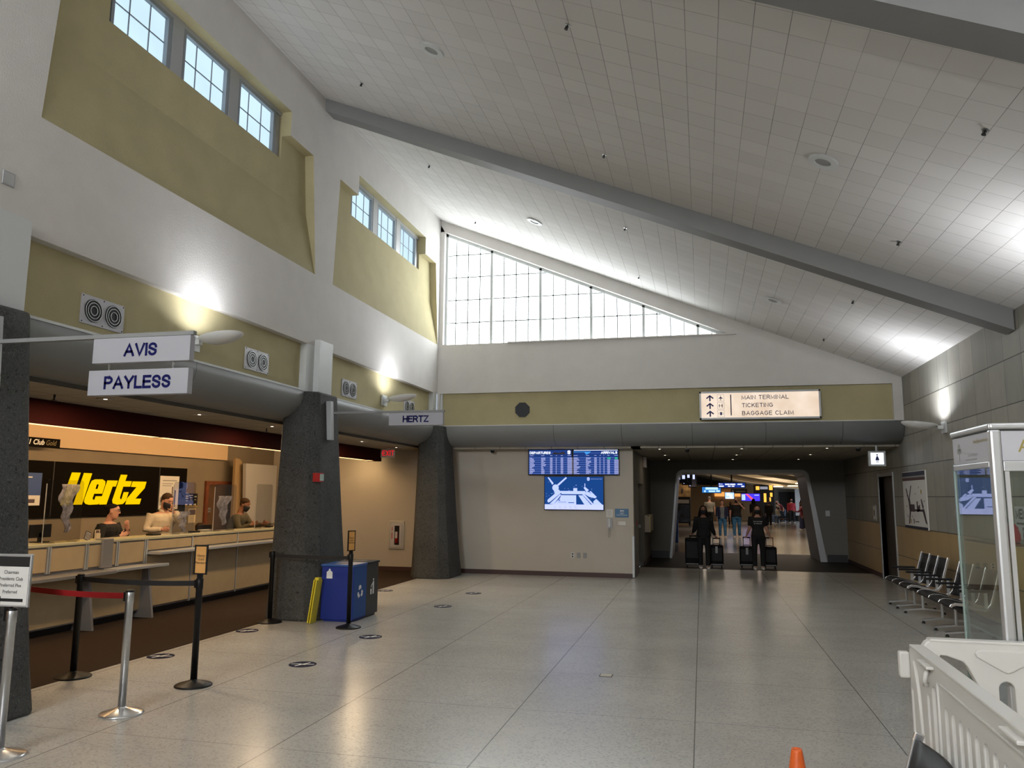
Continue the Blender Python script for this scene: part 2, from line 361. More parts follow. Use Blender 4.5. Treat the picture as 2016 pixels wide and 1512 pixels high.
class MB:
    def __init__(s, T=None):
        s.v, s.f, s.mi, s.T = [], [], [], (T or Matrix.Identity(4)); s.sm = []
    def at(s, T): s.T = T; return s
    def add(s, vs, fs, m=0, smooth=False):
        b = len(s.v); s.v += [s.T @ Vector(p) for p in vs]
        for f in fs: s.f.append(tuple(b + i for i in f)); s.mi.append(m); s.sm.append(smooth)
        return s
    def box(s, x0, x1, y0, y1, z0, z1, m=0):
        vs = [(x, y, z) for z in (z0, z1) for y in (y0, y1) for x in (x0, x1)]
        return s.add(vs, [(0, 1, 3, 2), (4, 5, 7, 6), (0, 1, 5, 4), (2, 3, 7, 6), (0, 2, 6, 4), (1, 3, 7, 5)], m)
    def quad(s, *ps, m=0): return s.add(ps, [tuple(range(len(ps)))], m)
    def prism(s, poly, n0, n1, m=0):
        k = len(poly); vs = [(p[0], p[1], n0) for p in poly] + [(p[0], p[1], n1) for p in poly]
        fs = [tuple(range(k)), tuple(range(k, 2 * k))] + [(i, (i + 1) % k, k + (i + 1) % k, k + i) for i in range(k)]
        return s.add(vs, fs, m)
    def loft(s, rings, m=0, closed=True, caps=True, smooth=True):
        k = len(rings[0]); vs = [p for r in rings for p in r]; fs = []
        for a in range(len(rings) - 1):
            for i in range(k if closed else k - 1):
                j = (i + 1) % k; fs.append((a * k + i, a * k + j, (a + 1) * k + j, (a + 1) * k + i))
        s.add(vs, fs, m, smooth)
        if caps and closed:
            s.add(rings[0], [tuple(range(k))], m); s.add(rings[-1], [tuple(range(k))], m)
        return s
    def tube(s, pts, r, seg=10, m=0, caps=True):
        pts = [Vector(p) for p in pts]; n = len(pts)
        rs = r if isinstance(r, (list, tuple)) else [r] * n
        rings = []; up = None
        for i, p in enumerate(pts):
            d = (pts[min(i + 1, n - 1)] - pts[max(i - 1, 0)]).normalized()
            if up is None: up = Vector((0, 0, 1)) if abs(d.z) < .9 else Vector((1, 0, 0))
            a = d.cross(up).normalized(); c = a.cross(d).normalized(); up = c
            rings.append([p + (a * math.cos(2 * PI * k / seg) + c * math.sin(2 * PI * k / seg)) * rs[i] for k in range(seg)])
        return s.loft(rings, m, caps=caps)
    def lathe(s, prof, seg=24, c=(0, 0, 0), m=0, caps=True, smooth=True):
        rings = [[(c[0] + r * math.cos(2 * PI * k / seg), c[1] + r * math.sin(2 * PI * k / seg), c[2] + z) for k in range(seg)] for r, z in prof]
        return s.loft(rings, m, caps=caps, smooth=smooth)
    def ellip(s, c, r, seg=12, rings=8, m=0, R=None):
        R = R or Matrix.Identity(3); out = []
        for a in range(1, rings):
            t = PI * a / rings
            out.append([Vector(c) + R @ Vector((r[0] * math.sin(t) * math.cos(2 * PI * k / seg), r[1] * math.sin(t) * math.sin(2 * PI * k / seg), -r[2] * math.cos(t))) for k in range(seg)])
        return s.loft(out, m)
    def disc(s, u, v, r, n0, n1, seg=24, m=0, a0=0.0):
        return s.prism([(u + r * math.cos(a0 + 2 * PI * k / seg), v + r * math.sin(a0 + 2 * PI * k / seg)) for k in range(seg)], n0, n1, m)
    def ring(s, u, v, ro, ri, n0, n1, seg=24, m=0):
        ang = [2 * PI * k / seg for k in range(seg)]
        rr = [(ro, n0), (ro, n1), (ri, n1), (ri, n0), (ro, n0)]
        return s.loft([[(u + r * math.cos(a), v + r * math.sin(a), n) for a in ang] for r, n in rr], m, caps=False, smooth=False)
    def text(s, body, u, v, n, size, m=0, **kw):
        vs, fs = text_mesh(body, size, **kw)
        return s.add([(p.x + u, p.y + v, n) for p in vs], fs, m)
    def build(s, name, mats, parent=None, bevel=0.0, loc=None, recalc=True):
        me = bpy.data.meshes.new(name); me.from_pydata([tuple(p) for p in s.v], [], s.f)
        mats = mats if isinstance(mats, (list, tuple)) else [mats]
        for m in mats: me.materials.append(m)
        for i, p in enumerate(me.polygons): p.material_index = s.mi[i]; p.use_smooth = s.sm[i]
        bm = bmesh.new(); bm.from_mesh(me)
        bmesh.ops.remove_doubles(bm, verts=bm.verts, dist=1e-5)
        if recalc: bmesh.ops.recalc_face_normals(bm, faces=bm.faces)
        bm.to_mesh(me); bm.free()
        o = bpy.data.objects.new(name, me); COL.objects.link(o)
        if parent is not None:
            o.parent = parent; o.matrix_parent_inverse = parent.matrix_basis.inverted()
        if bevel:
            b = o.modifiers.new('Bevel', 'BEVEL'); b.width = bevel; b.segments = 2; b.limit_method = 'ANGLE'; b.angle_limit = .7
        return o

def thing(name, label, cat, loc=(0, 0, 0), group=None):
    o = bpy.data.objects.new(name, None); COL.objects.link(o); o.location = loc; o.empty_display_size = .1
    o['label'] = label; o['category'] = cat
    if group: o['group'] = group
    return o
def tag(o, label, cat, group=None):
    o['label'] = label; o['category'] = cat
    if group: o['group'] = group
    return o
def struct(o, label=None):
    o['kind'] = 'structure'
    if label: o['label'] = label
    return o
def copy_thing(root, loc, label=None, rotz=None):
    """copy a thing with its parts and their sub-parts"""
    r = root.copy(); COL.objects.link(r); r.location = loc
    if rotz is not None: r.rotation_euler = (0, 0, rotz)
    if label: r['label'] = label
    def kids(src, dst):
        for ch in [c for c in bpy.data.objects if c.parent == src]:
            c = ch.copy(); COL.objects.link(c); c.parent = dst; c.matrix_parent_inverse = ch.matrix_parent_inverse.copy(); kids(ch, c)
    kids(root, r)
    return r
# ================================================================== CAMERA
cam_d = bpy.data.cameras.new('camera'); cam = bpy.data.objects.new('camera', cam_d); COL.objects.link(cam)
SC.camera = cam
yaw, pitch, roll = 0.236459, 0.141135, 0.007927
fw = Vector((-math.sin(yaw) * math.cos(pitch), math.cos(yaw) * math.cos(pitch), math.sin(pitch)))
rt = Vector((math.cos(yaw), math.sin(yaw), 0)); up = rt.cross(fw)
rt2 = math.cos(roll) * rt + math.sin(roll) * up; up2 = -math.sin(roll) * rt + math.cos(roll) * up
# the horizon dips to the right: camera basis is (right, down, forward) rows in the calibration
right = math.cos(roll) * rt - math.sin(roll) * (-up) * -1
R_r = math.cos(roll) * rt + math.sin(roll) * up
R_u = -math.sin(roll) * rt + math.cos(roll) * up
cam.matrix_world = Matrix(((R_r.x, R_u.x, -fw.x, 0), (R_r.y, R_u.y, -fw.y, 0), (R_r.z, R_u.z, -fw.z, 1.8), (0, 0, 0, 1)))
cam_d.sensor_width = 36.0; cam_d.lens = 36.0 * 1543.37 / 2016; cam_d.clip_start = .05; cam_d.clip_end = 300

# ================================================================== SETTING
XL, XR, YE = -5.86, 3.97, 17.0
YB = -9.0                       # back end of the hall, behind the camera
BAY = 5.95
def zc(x): return 8.25 - 0.41 * (x + 5.86)      # roof plane

# floor
m = MB(); m.box(-6.05, XR + .1, YB, 20.85, -.10, 0); m.box(XR+.1, XR + 2.2, 17.9, 20.1, -.10, 0)
struct(m.build('floor', terrazzo), 'grey speckled terrazzo floor with thin joints')
m = MB(); m.box(-11.0, -6.05, YB, 17.94, -.10, .006)
struct(m.build('floor_carpet', carpet_m), 'dark brown carpet in front of the rental counter')
m = MB(); m.box(-1.6, XR + .1, 20.85, 26.9, -.10, .004)
struct(m.build('floor_entry_mat', dark_floor), 'dark entry strip under the passage portal')
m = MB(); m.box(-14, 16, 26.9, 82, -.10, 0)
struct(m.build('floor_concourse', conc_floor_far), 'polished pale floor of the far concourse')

# sloping tiled ceiling
m = MB()
for a, c in ((YB, YE + .3),):
    xs0, xs1 = XL - .4, XR + .3
    m.add([(xs0, a, zc(xs0)), (xs1, a, zc(xs1)), (xs1, c, zc(xs1)), (xs0, c, zc(xs0)),
           (xs0, a, zc(xs0) + .2), (xs1, a, zc(xs1) + .2), (xs1, c, zc(xs1) + .2), (xs0, c, zc(xs0) + .2)],
          [(0, 1, 2, 3), (4, 5, 6, 7), (0, 1, 5, 4), (1, 2, 6, 5), (2, 3, 7, 6), (3, 0, 4, 7)])
struct(m.build('ceiling', tile_ceiling), 'sloping white acoustic tile ceiling')

# grey beams under the roof slope, one per bay
for k in range(-2, 2):
    y0 = (11.07 if k == 1 else 5.25 + BAY * k); y1 = y0 + .31
    m = MB(); xa, xb = XL, XR - .02; d = .21
    m.add([(x, y, zc(x) - dz) for y in (y0, y1) for x, dz in ((xa, -.05), (xb, -.05), (xb, d + .07), (xa, d))],
          [(0, 1, 2, 3), (4, 5, 6, 7), (0, 1, 5, 4), (1, 2, 6, 5), (2, 3, 7, 6), (3, 0, 4, 7)])
    o = struct(m.build('ceiling_beam', beam_grey)); o['label'] = 'grey beam running down the slope of the tiled ceiling'

# ---- left wall with stepped recesses and clerestory windows
m = MB(F_left(XL, 0, 0))            # u=Y v=Z n=+X
zt = 8.32
m.box(YB, YE, 4.10, 5.235, -.5, 0)
m.box(YB, YE, 7.5, zt, -.5, 0)
bays = [k for k in range(-2, 2)]
for k in bays:
    yb0, yb1 = 11.58 + BAY * (k - 1) + 0, 16.92 + BAY * (k - 1)
    n0, n1 = 12.45 + BAY * (k - 1), 15.98 + BAY * (k - 1)
    pa = yb0 - .305 if k > -2 else YB; pb = yb1 + .305 if k < 1 else YE
    m.prism([(pa, 5.235), (yb0, 5.235), (yb0 + .13, 7.12), (pa, 7.12)], -.5, 0)
    m.prism([(yb1, 5.235), (pb, 5.235), (pb, 7.12), (yb1 - .22, 7.12)], -.5, 0)
    m.box(pa, n0, 7.12, 7.5, -.5, 0); m.box(n1, pb, 7.12, 7.5, -.5, 0)
wl = struct(m.build('wall_left', white_paint), 'white stucco upper wall with yellow stepped recesses')
for k in bays:
    yb0, yb1 = 11.58 + BAY * (k - 1), 16.92 + BAY * (k - 1)
    n0, n1 = 12.45 + BAY * (k - 1), 15.98 + BAY * (k - 1)
    m = MB(F_left(XL, 0, 0)); d = -.15
    # sloping lower panel then upright panel
    m.quad((yb0, 5.235, -.01), (yb1, 5.235, -.01), (yb1, 6.2, d), (yb0, 6.2, d))
    m.quad((yb0, 6.2, d), (yb1, 6.2, d), (yb1, 6.77, d), (yb0, 6.77, d))
    m.quad((yb0, 6.77, d), (n0, 6.77, d), (n0, 7.12, d), (yb0, 7.12, d))
    m.quad((n1, 6.77, d), (yb1, 6.77, d), (yb1, 7.12, d), (n1, 7.12, d))
    # reveals
    e = .0015
    m.quad((yb0 + e, 5.235, 0), (yb0 + e, 5.235, d), (yb0 + .13 + e, 7.12, d), (yb0 + .13 + e, 7.12, 0))
    m.quad((yb1 - e, 5.235, 0), (yb1 - e, 5.235, d), (yb1 - .22 - e, 7.12, d), (yb1 - .22 - e, 7.12, 0))
    m.quad((yb0 + .13, 7.12 - e, 0), (n0, 7.12 - e, 0), (n0, 7.12 - e, d), (yb0 + .13, 7.12 - e, d))
    m.quad((n1, 7.12 - e, 0), (yb1 - .22, 7.12 - e, 0), (yb1 - .22, 7.12 - e, d), (n1, 7.12 - e, d))
    m.quad((n0 + e, 7.12, 0), (n0 + e, 7.5, 0), (n0 + e, 7.5, d - .12), (n0 + e, 6.77, d - .12), (n0 + e, 6.77, d), (n0 + e, 7.12, d))
    m.quad((n1 - e, 7.12, 0), (n1 - e, 7.5, 0), (n1 - e, 7.5, d - .12), (n1 - e, 6.77, d - .12), (n1 - e, 6.77, d), (n1 - e, 7.12, d))
    m.quad((n0, 7.5 - e, 0), (n1, 7.5 - e, 0), (n1, 7.5 - e, d - .12), (n0, 7.5 - e, d - .12))
    m.quad((n0, 6.77, d), (n1, 6.77, d), (n1, 6.77, d - .12), (n0, 6.77, d - .12))
    o = m.build('recess_panel', yellow_paint, wl); o['label'] = 'yellow stucco recess'
WIN = 0
pane_blue = None
def lit_pane(name, col, s, var=.06):
    m_, nt, out = new_mat(name); b = NB(nt)
    vec, _ = b.obj()
    f = b.ramp(b.noise(vec, 1.3, 3.0), .3, .7)
    c = b.mix(f, tuple(x * (1 - var) for x in col), col)
    e = b.n('ShaderNodeEmission'); b.l(c, e.inputs[0]); e.inputs[1].default_value = s
    b.l(e.outputs[0], out.inputs[0]); m_.cycles.emission_sampling = 'FRONT'; return m_
pane_blue = lit_pane('frosted_daylight_pane_blue', (.52, .70, .82), PANE_L, .10)
pane_white = lit_pane('frosted_daylight_pane_white', (.93, .98, 1.0), PANE_E, .02)
for k in bays:
    n0 = 12.45 + BAY * (k - 1)
    for j in range(3):
        a = n0 + .03 + j * 1.185; c = a + .97; WIN += 1
        z0, z1 = 6.77, 7.44; dn = -.20
        m = MB(F_left(XL, 0, 0)); w = .045
        m.box(a, a + w, z0, z1, dn - .05, dn + .04); m.box(c - w * 1.6, c, z0, z1, dn - .05, dn + .04)
        m.box(a + w, c - w * 1.6, z1 - .05, z1, dn - .05, dn + .04); m.box(a + w, c - w * 1.6, z0, z0 + .012, dn - .05, dn + .04)
        wo = struct(m.build('window_%d' % WIN, trim_grey)); wo['label'] = 'grey framed clerestory window high in the left wall'
        m = MB(F_left(XL, 0, 0)); m.box(a + w, c - w * 1.6, z0 + .012, z1 - .05, dn - .03, dn - .015)
        m.build('pane', pane_blue, wo)
        m = MB(F_left(XL, 0, 0))
        for q in (1, 2):
            yy = a + (c - a) * q / 3 - .01; m.box(yy - .006, yy + .006, z0, z1 - .05, dn - .016, dn - .004)
        m.box(a + w, c - w * 1.6, 7.075, 7.087, dn - .016, dn - .004)
        m.build('glazing_bar', trim_grey, wo)
    m = MB(F_left(XL, 0, 0)); pb_ = []
    for j in range(4):
        a = n0 - .005 + (j - 1) * 1.185 + 1.0 if j else n0
        if 0 < j < 3: m.box(a + .005, a + .21, 6.77, 7.5, -.30, -.155)
    m.box(n0 + .01, n0 + 3.52, 7.44, 7.5, -.30, -.16); m.box(n0 + 3.40, n0 + 3.52, 6.77, 7.5, -.30, -.19)
    struct(m.build('trim_%d' % (k + 3), silver), 'grey post and head cover between the clerestory windows')
# yellow band under the white wall
m = MB(F_left(XL, 0, 0)); m.box(YB, YE + .1, 3.37, 4.12, -.5, -.11)
struct(m.build('wall_left_band', yellow_paint), 'yellow stucco band below the white upper wall')
m = MB(F_left(XL, 0, 0)); m.box(YB, YE, 3.34, 3.372, -.40, .03)
for k in range(-2, 3):
    yc = 11.11 + BAY * (k - 1)
    if k < 2: m.box(yc - .30, yc + .40, 3.372, 4.10, -.2, -.002)
struct(m.build('trim_5', pil_white), 'thin light ledge and flush piers along the yellow band')
for k in range(-2, 2):
    yc = 11.11 + BAY * (k - 1)
    m = MB(F_left(XL, 0, 0)); m.box(yc - .05, yc + .40, 3.372, 4.20, -.1, .09)
    struct(m.build('wall_pilaster', pil_white, bevel=.004), 'pale box pilaster over the dark column')
m = MB(F_left(XL, 0, 0)); m.box(16.72, 16.93, 3.372, 4.10, -.15, -.002)
struct(m.build('trim_6', pil_white), 'pale corner piece between the yellow bands')

# curved grey cladding (left run and end run share one profile)
PROF = [(0.03, 3.345), (.03, 3.24), (.0, 3.14), (-.07, 3.05), (-.17, 2.975), (-.30, 2.925), (-.45, 2.905), (-.64, 2.90), (-.64, 2.86)]
def cladding(T, u0, u1, cut, name, label):
    m = MB(T)
    def r(u, sgn): return [(u + sgn * (.03 - p[0]) * 1.0, p[1], p[0]) for p in PROF]
    m.loft([r(u0, cut[0]), r(u1, cut[1])], closed=False, caps=False)
    # back faces so it has thickness
    m.quad((u0, 3.345, .03), (u1, 3.345, .03), (u1, 3.36, -.66), (u0, 3.36, -.66))
    return struct(m.build(name, band_grey, recalc=False), label)
cladding(F_left(XL, 0, 0), YB, YE - .03, (0, 1), 'wall_cladding_left', 'grey curved metal cladding above the counter area')
m = MB()
def cl2():
    r0 = [(XL + (p[0]), YE - p[0], p[1]) for p in PROF]; r1 = [(XR - .01, YE - p[0], p[1]) for p in PROF]
    m.loft([r0, r1], closed=False, caps=False)
    m.quad((XL, YE - .03, 3.345), (XR - .01, YE - .03, 3.345), (XR - .01, YE + .66, 3.36), (XL - .6, YE + .66, 3.36))
    m.add([(XR - .01, YE - p[0], p[1]) for p in PROF] + [(XR - .01, YE + .64, 3.345)], [tuple(range(len(PROF) + 1))])
cl2()
struct(m.build('wall_cladding_end', band_grey), 'grey curved metal cladding across the end wall')
# panel seams on the cladding
m = MB()
for k in range(1, 6):
    yy = 2.2 + 2.95 * k
    for a, b in zip(PROF[:-2], PROF[1:-1]):
        m.quad((XL + a[0] + .002, yy, a[1]), (XL + b[0] + .002, yy, b[1] - .001), (XL + b[0] + .002, yy + .006, b[1] - .001), (XL + a[0] + .002, yy + .006, a[1]))
for k in range(5):
    xx = -3.15 + 1.42 * k * 1.05
    for a, b in zip(PROF[:-2], PROF[1:-1]):
        m.quad((xx, YE - a[0] - .002, a[1]), (xx, YE - b[0] - .002, b[1] - .001), (xx + .006, YE - b[0] - .002, b[1] - .001), (xx + .006, YE - a[0] - .002, a[1]))
struct(m.build('trim_7', black_ink), 'thin seams of the metal cladding')

# ---- end wall with the triangular window
m = MB(F_back(0, YE, 0))          # u=X, v=Z, n toward camera
TX0, TX1, TZ0 = -5.76, .66, 5.24
def zw(x): return 7.965 - .4245 * (x + 5.76)
m.box(XL, XR, 4.10, TZ0, -.5, 0)
m.prism([(XL - .1, TZ0), (TX0, TZ0), (TX0, zw(TX0)), (XL - .1, zw(TX0) + .35)], -.14, 0)
m.prism([(TX0, zw(TX0)), (TX1, TZ0), (TX1, zc(TX1) + .05), (TX0, zc(TX0) + .05)], -.14, 0); m.prism([(TX1, TZ0), (1.6, TZ0), (TX1, zc(TX1) + .05)], -.14, 0); m.prism([(XL - .1, zw(TX0)), (TX0, zw(TX0)), (TX0, zc(TX0) + .05), (XL - .1, zc(XL - .1) + .05)], -.14, 0)
m.box(3.79, XR, 3.35, 4.10, -.3, 0); m.box(XL + .0, -5.80, 3.35, 4.10, -.3, 0)
we = struct(m.build('wall_end', white_paint), 'white end wall around the triangular window')
m = MB(F_back(0, YE, 0)); m.box(-5.80, 3.79, 3.35, 4.10, -.4, -.09)
struct(m.build('wall_end_band', yellow_paint), 'yellow stucco band of the end wall behind the lit sign')
m = MB(F_back(0, YE, 0)); m.box(-5.80, 3.79, 3.345, 3.362, -.2, .03); m.box(-5.80, -5.75, 3.362, 4.1, -.09, -.05)
struct(m.build('trim_8', pil_white), 'thin light ledge along the end wall band')
m = MB(F_back(0, YE, 0)); m.box(-4.2, .8, 5.222, 5.25, 0, .05)
struct(m.build('trim_9', white_paint), 'thin white window sill')
WIN += 1
m = MB(F_back(0, YE + .17, 0))
m.box(TX0, TX0 + .05, TZ0, zw(TX0), -.03, .03)
m.prism([(TX0, zw(TX0) - .07), (TX1 - .15, TZ0), (TX1, TZ0), (TX0, zw(TX0))], -.03, .03)
m.box(TX0, TX1, TZ0 - .01, TZ0 + .02, -.03, .03)
w13 = struct(m.build('window_%d' % WIN, trim_light), 'large triangular window of glowing frosted panes')
m = MB(F_back(0, YE + .17, 0)); m.prism([(TX0, TZ0), (TX1, TZ0), (TX0, zw(TX0))], -.028, -.02)
m.build('pane', pane_white, w13)
for j in range(1, 6):
    x = -5.80 + 1.161 * j
    m = MB(F_back(0, YE + .17, 0)); m.box(x - .030, x + .030, TZ0, zw(x) - .02, -.02, .03); m.build('mullion', trim_light, w13)
m = MB(F_back(0, YE + .17, 0))
for j in range(0, 23):
    x = -5.80 + 1.161 * j / 4
    if j % 4 and x > TX0 + .05: m.box(x - .013, x + .013, TZ0, zw(x) - .04, -.02, -.005)
for j in range(1, 5):
    z = TZ0 + .545 * j; xr = (7.965 - z) / .4245 - 5.76 - .1
    m.box(TX0, xr, z - .013, z + .013, -.02, -.005)
m.build('glazing_bar', trim_thin, w13)
# back end wall (behind the camera) with added glowing panes to light the hall
m = MB(); m.box(-11, XR + .2, YB - .3, YB, 0, 9.0)
struct(m.build('wall_back', white_paint), 'white wall closing the hall behind')
m = MB(frame((0, YB, 0), (-1, 0, 0), (0, 0, 1), (0, 1, 0))); m.prism([(-.6, 5.24), (5.76, 5.24), (5.76, 7.9)], .01, .03)
WIN += 1
back_fill_pane = emi('back_fill_glow', (.95, .98, 1.0), FILL_B); back_fill_pane.cycles.emission_sampling = 'FRONT'  # unseen pane added to light the hall from behind
struct(m.build('window_%d' % WIN, back_fill_pane), 'unseen triangular light pane added at the back end of the hall')
WIN += 1
m = MB(frame((0, YB, 0), (-1, 0, 0), (0, 0, 1), (0, 1, 0))); m.box(-3.4, 5.2, .3, 3.1, .01, .03)
low_fill_pane = emi('low_back_fill_glow', (.95, .97, 1.0), .25); low_fill_pane.cycles.emission_sampling = 'FRONT'  # second unseen pane, added to light faces turned to the back
struct(m.build('window_%d' % WIN, low_fill_pane), 'unseen low light pane added at the back end of the hall')

# ---- right wall
m = MB(); T = .25
DY0, DY1, DZ = 18.28, 19.66, 2.28
m.box(XR, XR + T, YB, DY0, 0, 4.6); m.box(XR, XR + T, DY1, 24.1, 0, 4.6); m.box(XR, XR + T, DY0, DY1, DZ, 4.6)
m.box(XR, XR + T, 24.1, 26.2, 0, 3.2)
struct(m.build('wall_right', panel_wall), 'concrete panel right wall with pale timber panels below')
m = MB(); m.box(XR - .015, XR, YB, DY0 - .06, 0, .10); m.box(XR - .015, XR, DY1 + .06, 24.1, 0, .10)
struct(m.build('baseboard_right', brown_base), 'dark baseboard of the right wall')
m = MB(); m.box(XR - .02, XR + .28, DY0 - .06, DY0, 0, DZ + .08); m.box(XR - .02, XR + .28, DY1, DY1 + .06, 0, DZ + .08); m.box(XR - .02, XR + .28, DY0, DY1, DZ, DZ + .08)
d1 = struct(m.build('door_1', silver), 'metal framed dark doorway in the right wall')
m = MB(); m.box(XR + .10, XR + .15, DY0, DY1, 0, DZ); m.build('door_leaf', door_dark, d1)

# ---- lower ceilings
m = MB(); m.box(-7.42, -6.30, YB, 17.6, 2.86, 2.99); m.box(-7.42, -1.3, 17.55, 18.1, 2.86, 2.99); m.box(-1.5, XR, 17.55, 24.1, 2.86, 2.99)
m.box(-6.5, -6.3, 17.3, 17.6, 2.86, 2.99)
struct(m.build('ceiling_low', grid_ceiling), 'low tiled ceiling over the counter area and passage')
m = MB(); m.box(-11.0, -7.74, YB, 18.1, 3.0, 3.1)
struct(m.build('ceiling_counter', grid_ceiling), 'ceiling behind the maroon valance')
m = MB(); m.box(-11.0, -6.2, YB, 18.1, 3.36, 3.42); m.box(-6.6, XR, 17.1, 24.2, 3.36, 3.42)
struct(m.build('ceiling_void_cover', black_ink), 'slab above the low ceilings')

# maroon valance with its glowing light strip
va = thing('valance', 'long maroon valance over the rental counter with a warm glowing strip under it', 'valance', (-7.5, 11, 2.87))
m = MB(); m.box(-7.44, -7.40, YB + .1, 17.5, 2.575, 2.86); m.box(-7.74, -7.44, 17.46, 17.5, 2.575, 2.86); m.box(-7.74, -7.70, YB + .1, 17.46, 2.62, 2.99)
m.build('fascia', valance_brown, va)
m = MB(); m.box(-7.70, -7.44, YB + .1, 17.46, 2.59, 2.60)
warm_strip = emi('warm_light_strip', (1.0, .58, .22), STRIP)
warm_strip.cycles.emission_sampling = 'FRONT'; m.build('light_strip', warm_strip, va)
m = MB()
for k in range(6): m = MB(); m.box(-7.70, -7.44, 5 + 2.4 * k, 5.015 + 2.4 * k, 2.583, 2.59); m.build('strip_joint', valance_brown, va)

# back wall of the counter area, end wall with fire extinguisher, screen wall
m = MB(); m.box(-10.8, -10.5, YB, 17.94, 0, 3.0)
struct(m.build('wall_counter_back', wall_back), 'taupe wall behind the rental counter')
m = MB(); m.box(-10.5, -10.38, YB, 15.75, 2.53, 3.0)
struct(m.build('wall_bulkhead', wall_upper), 'bulkhead with part of the warm light put into its peach colour')
m = MB(); m.box(-10.8, -1.5, 17.94, 18.14, 0, 2.99)
struct(m.build('wall_screens', wall_cream), 'cream wall carrying the flight screens')
m = MB(); m.box(-10.4, -1.5, 17.92, 17.94, 0, .10)
struct(m.build('baseboard_screens', brown_base), 'dark red baseboard of the cream wall')
m = MB(); m.box(-1.70, -1.5, 18.14, 19.34, 0, 2.99); m.box(-1.70, -1.5, 21.06, 24.1, 0, 2.99); m.box(-1.70, -1.5, 19.34, 21.06, 2.12, 2.99)
m.box(-1.80, -1.70, 19.2, 21.2, 0, 2.2)
struct(m.build('wall_passage_left', wall_dim), 'grey side wall of the passage')
m = MB(); m.box(-1.505, -1.488, 17.96, 19.34, 0, .12); m.box(-1.505, -1.488, 21.06, 24.1, 0, .12)
struct(m.build('baseboard_passage', brown_base), 'dark baseboard of the passage side wall')
m = MB(); m.box(-1.69, -1.62, 19.40, 21.0, 0.0, 2.08)
d2 = struct(m.build('door_2', wall_dim), 'grey door set into the passage wall')
m = MB(); m.box(-1.62, -1.56, 20.75, 20.83, 1.0, 1.08); m.build('door_handle', alum, d2)
m = MB(); m.box(-1.535, -1.49, 17.915, 17.96, 0.02, .92); m.box(-1.50, -1.488, 17.95, 18.02, 0.02, .92)
struct(m.build('trim_10', silver), 'metal corner guard')

# ---- portal at the end of the passage
m = MB(F_back(0, 24.1, 0))
def ropen(b0, b1, t0, t1, zt_, r, n=6):
    """opening outline: bottom-left up, rounded top corners, down to bottom-right"""
    pts = [(b0, 0)]
    dx = (t0 - b0) / zt_; pts.append((b0 + dx * (zt_ - r), zt_ - r))
    cx, cz = b0 + dx * (zt_ - r) + r, zt_ - r
    for k in range(1, n + 1):
        a = PI - PI / 2 * k / n; pts.append((cx + r * math.cos(a), cz + r * math.sin(a)))
    ex = (t1 - b1) / zt_; bx = b1 + ex * (zt_ - r); cx = bx - r
    for k in range(0, n + 1):
        a = PI / 2 - PI / 2 * k / n; pts.append((cx + r * math.cos(a), cz + r * math.sin(a)))
    pts.append((b1, 0)); return pts
out_ = ropen(-.97, 3.40, -.72, 2.98, 2.60, .22)
inn = ropen(-.90, 3.22, -.68, 2.90, 2.51, .16)
wall_poly = [(-1.5, 0)] + out_ + [(XR, 0), (XR, 2.99), (-1.5, 2.99)]
k = len(wall_poly)
hh_ = 8                           # last corner point before the level head
m.prism([(-1.5, 0)] + out_[:hh_] + [(out_[hh_ - 1][0], 2.99), (-1.5, 2.99)], -.2, 0)
m.prism([out_[hh_ - 1], out_[hh_], (out_[hh_][0], 2.99), (out_[hh_ - 1][0], 2.99)], -.2, 0)
m.prism(out_[hh_:] + [(XR, 0), (XR, 2.99), (out_[hh_][0], 2.99)], -.2, 0)
struct(m.build('wall_portal', wall_dim), 'dim grey wall around the passage opening')
m = MB(F_back(0, 24.1, 0)); m.box(-1.5, -.99, 0, .21, 0, .02); m.box(3.42, XR - .02, 0, .21, 0, .02)
struct(m.build('baseboard_portal', black_base), 'black base of the portal wall')
m = MB(F_back(0, 24.1, 0))
def ringpts(pts, n): return [(p[0], p[1], n) for p in pts]
m.loft([ringpts(out_, -.15), ringpts(out_, .04), ringpts(inn, .04), ringpts(inn, -2.1)], closed=False, caps=False, smooth=False)
struct(m.build('trim_11', silver, recalc=False), 'rounded light frame lining the passage opening')
m = MB(F_back(0, 26.2, 0)); m.box(-3.5, -1.0, 0, 6, -.2, 0); m.box(3.4, 8, 0, 6, -.2, 0); m.box(-1.0, 3.4, 2.62, 6, -.2, 0)
struct(m.build('wall_portal_rear', wall_dim), 'far face of the portal wall')

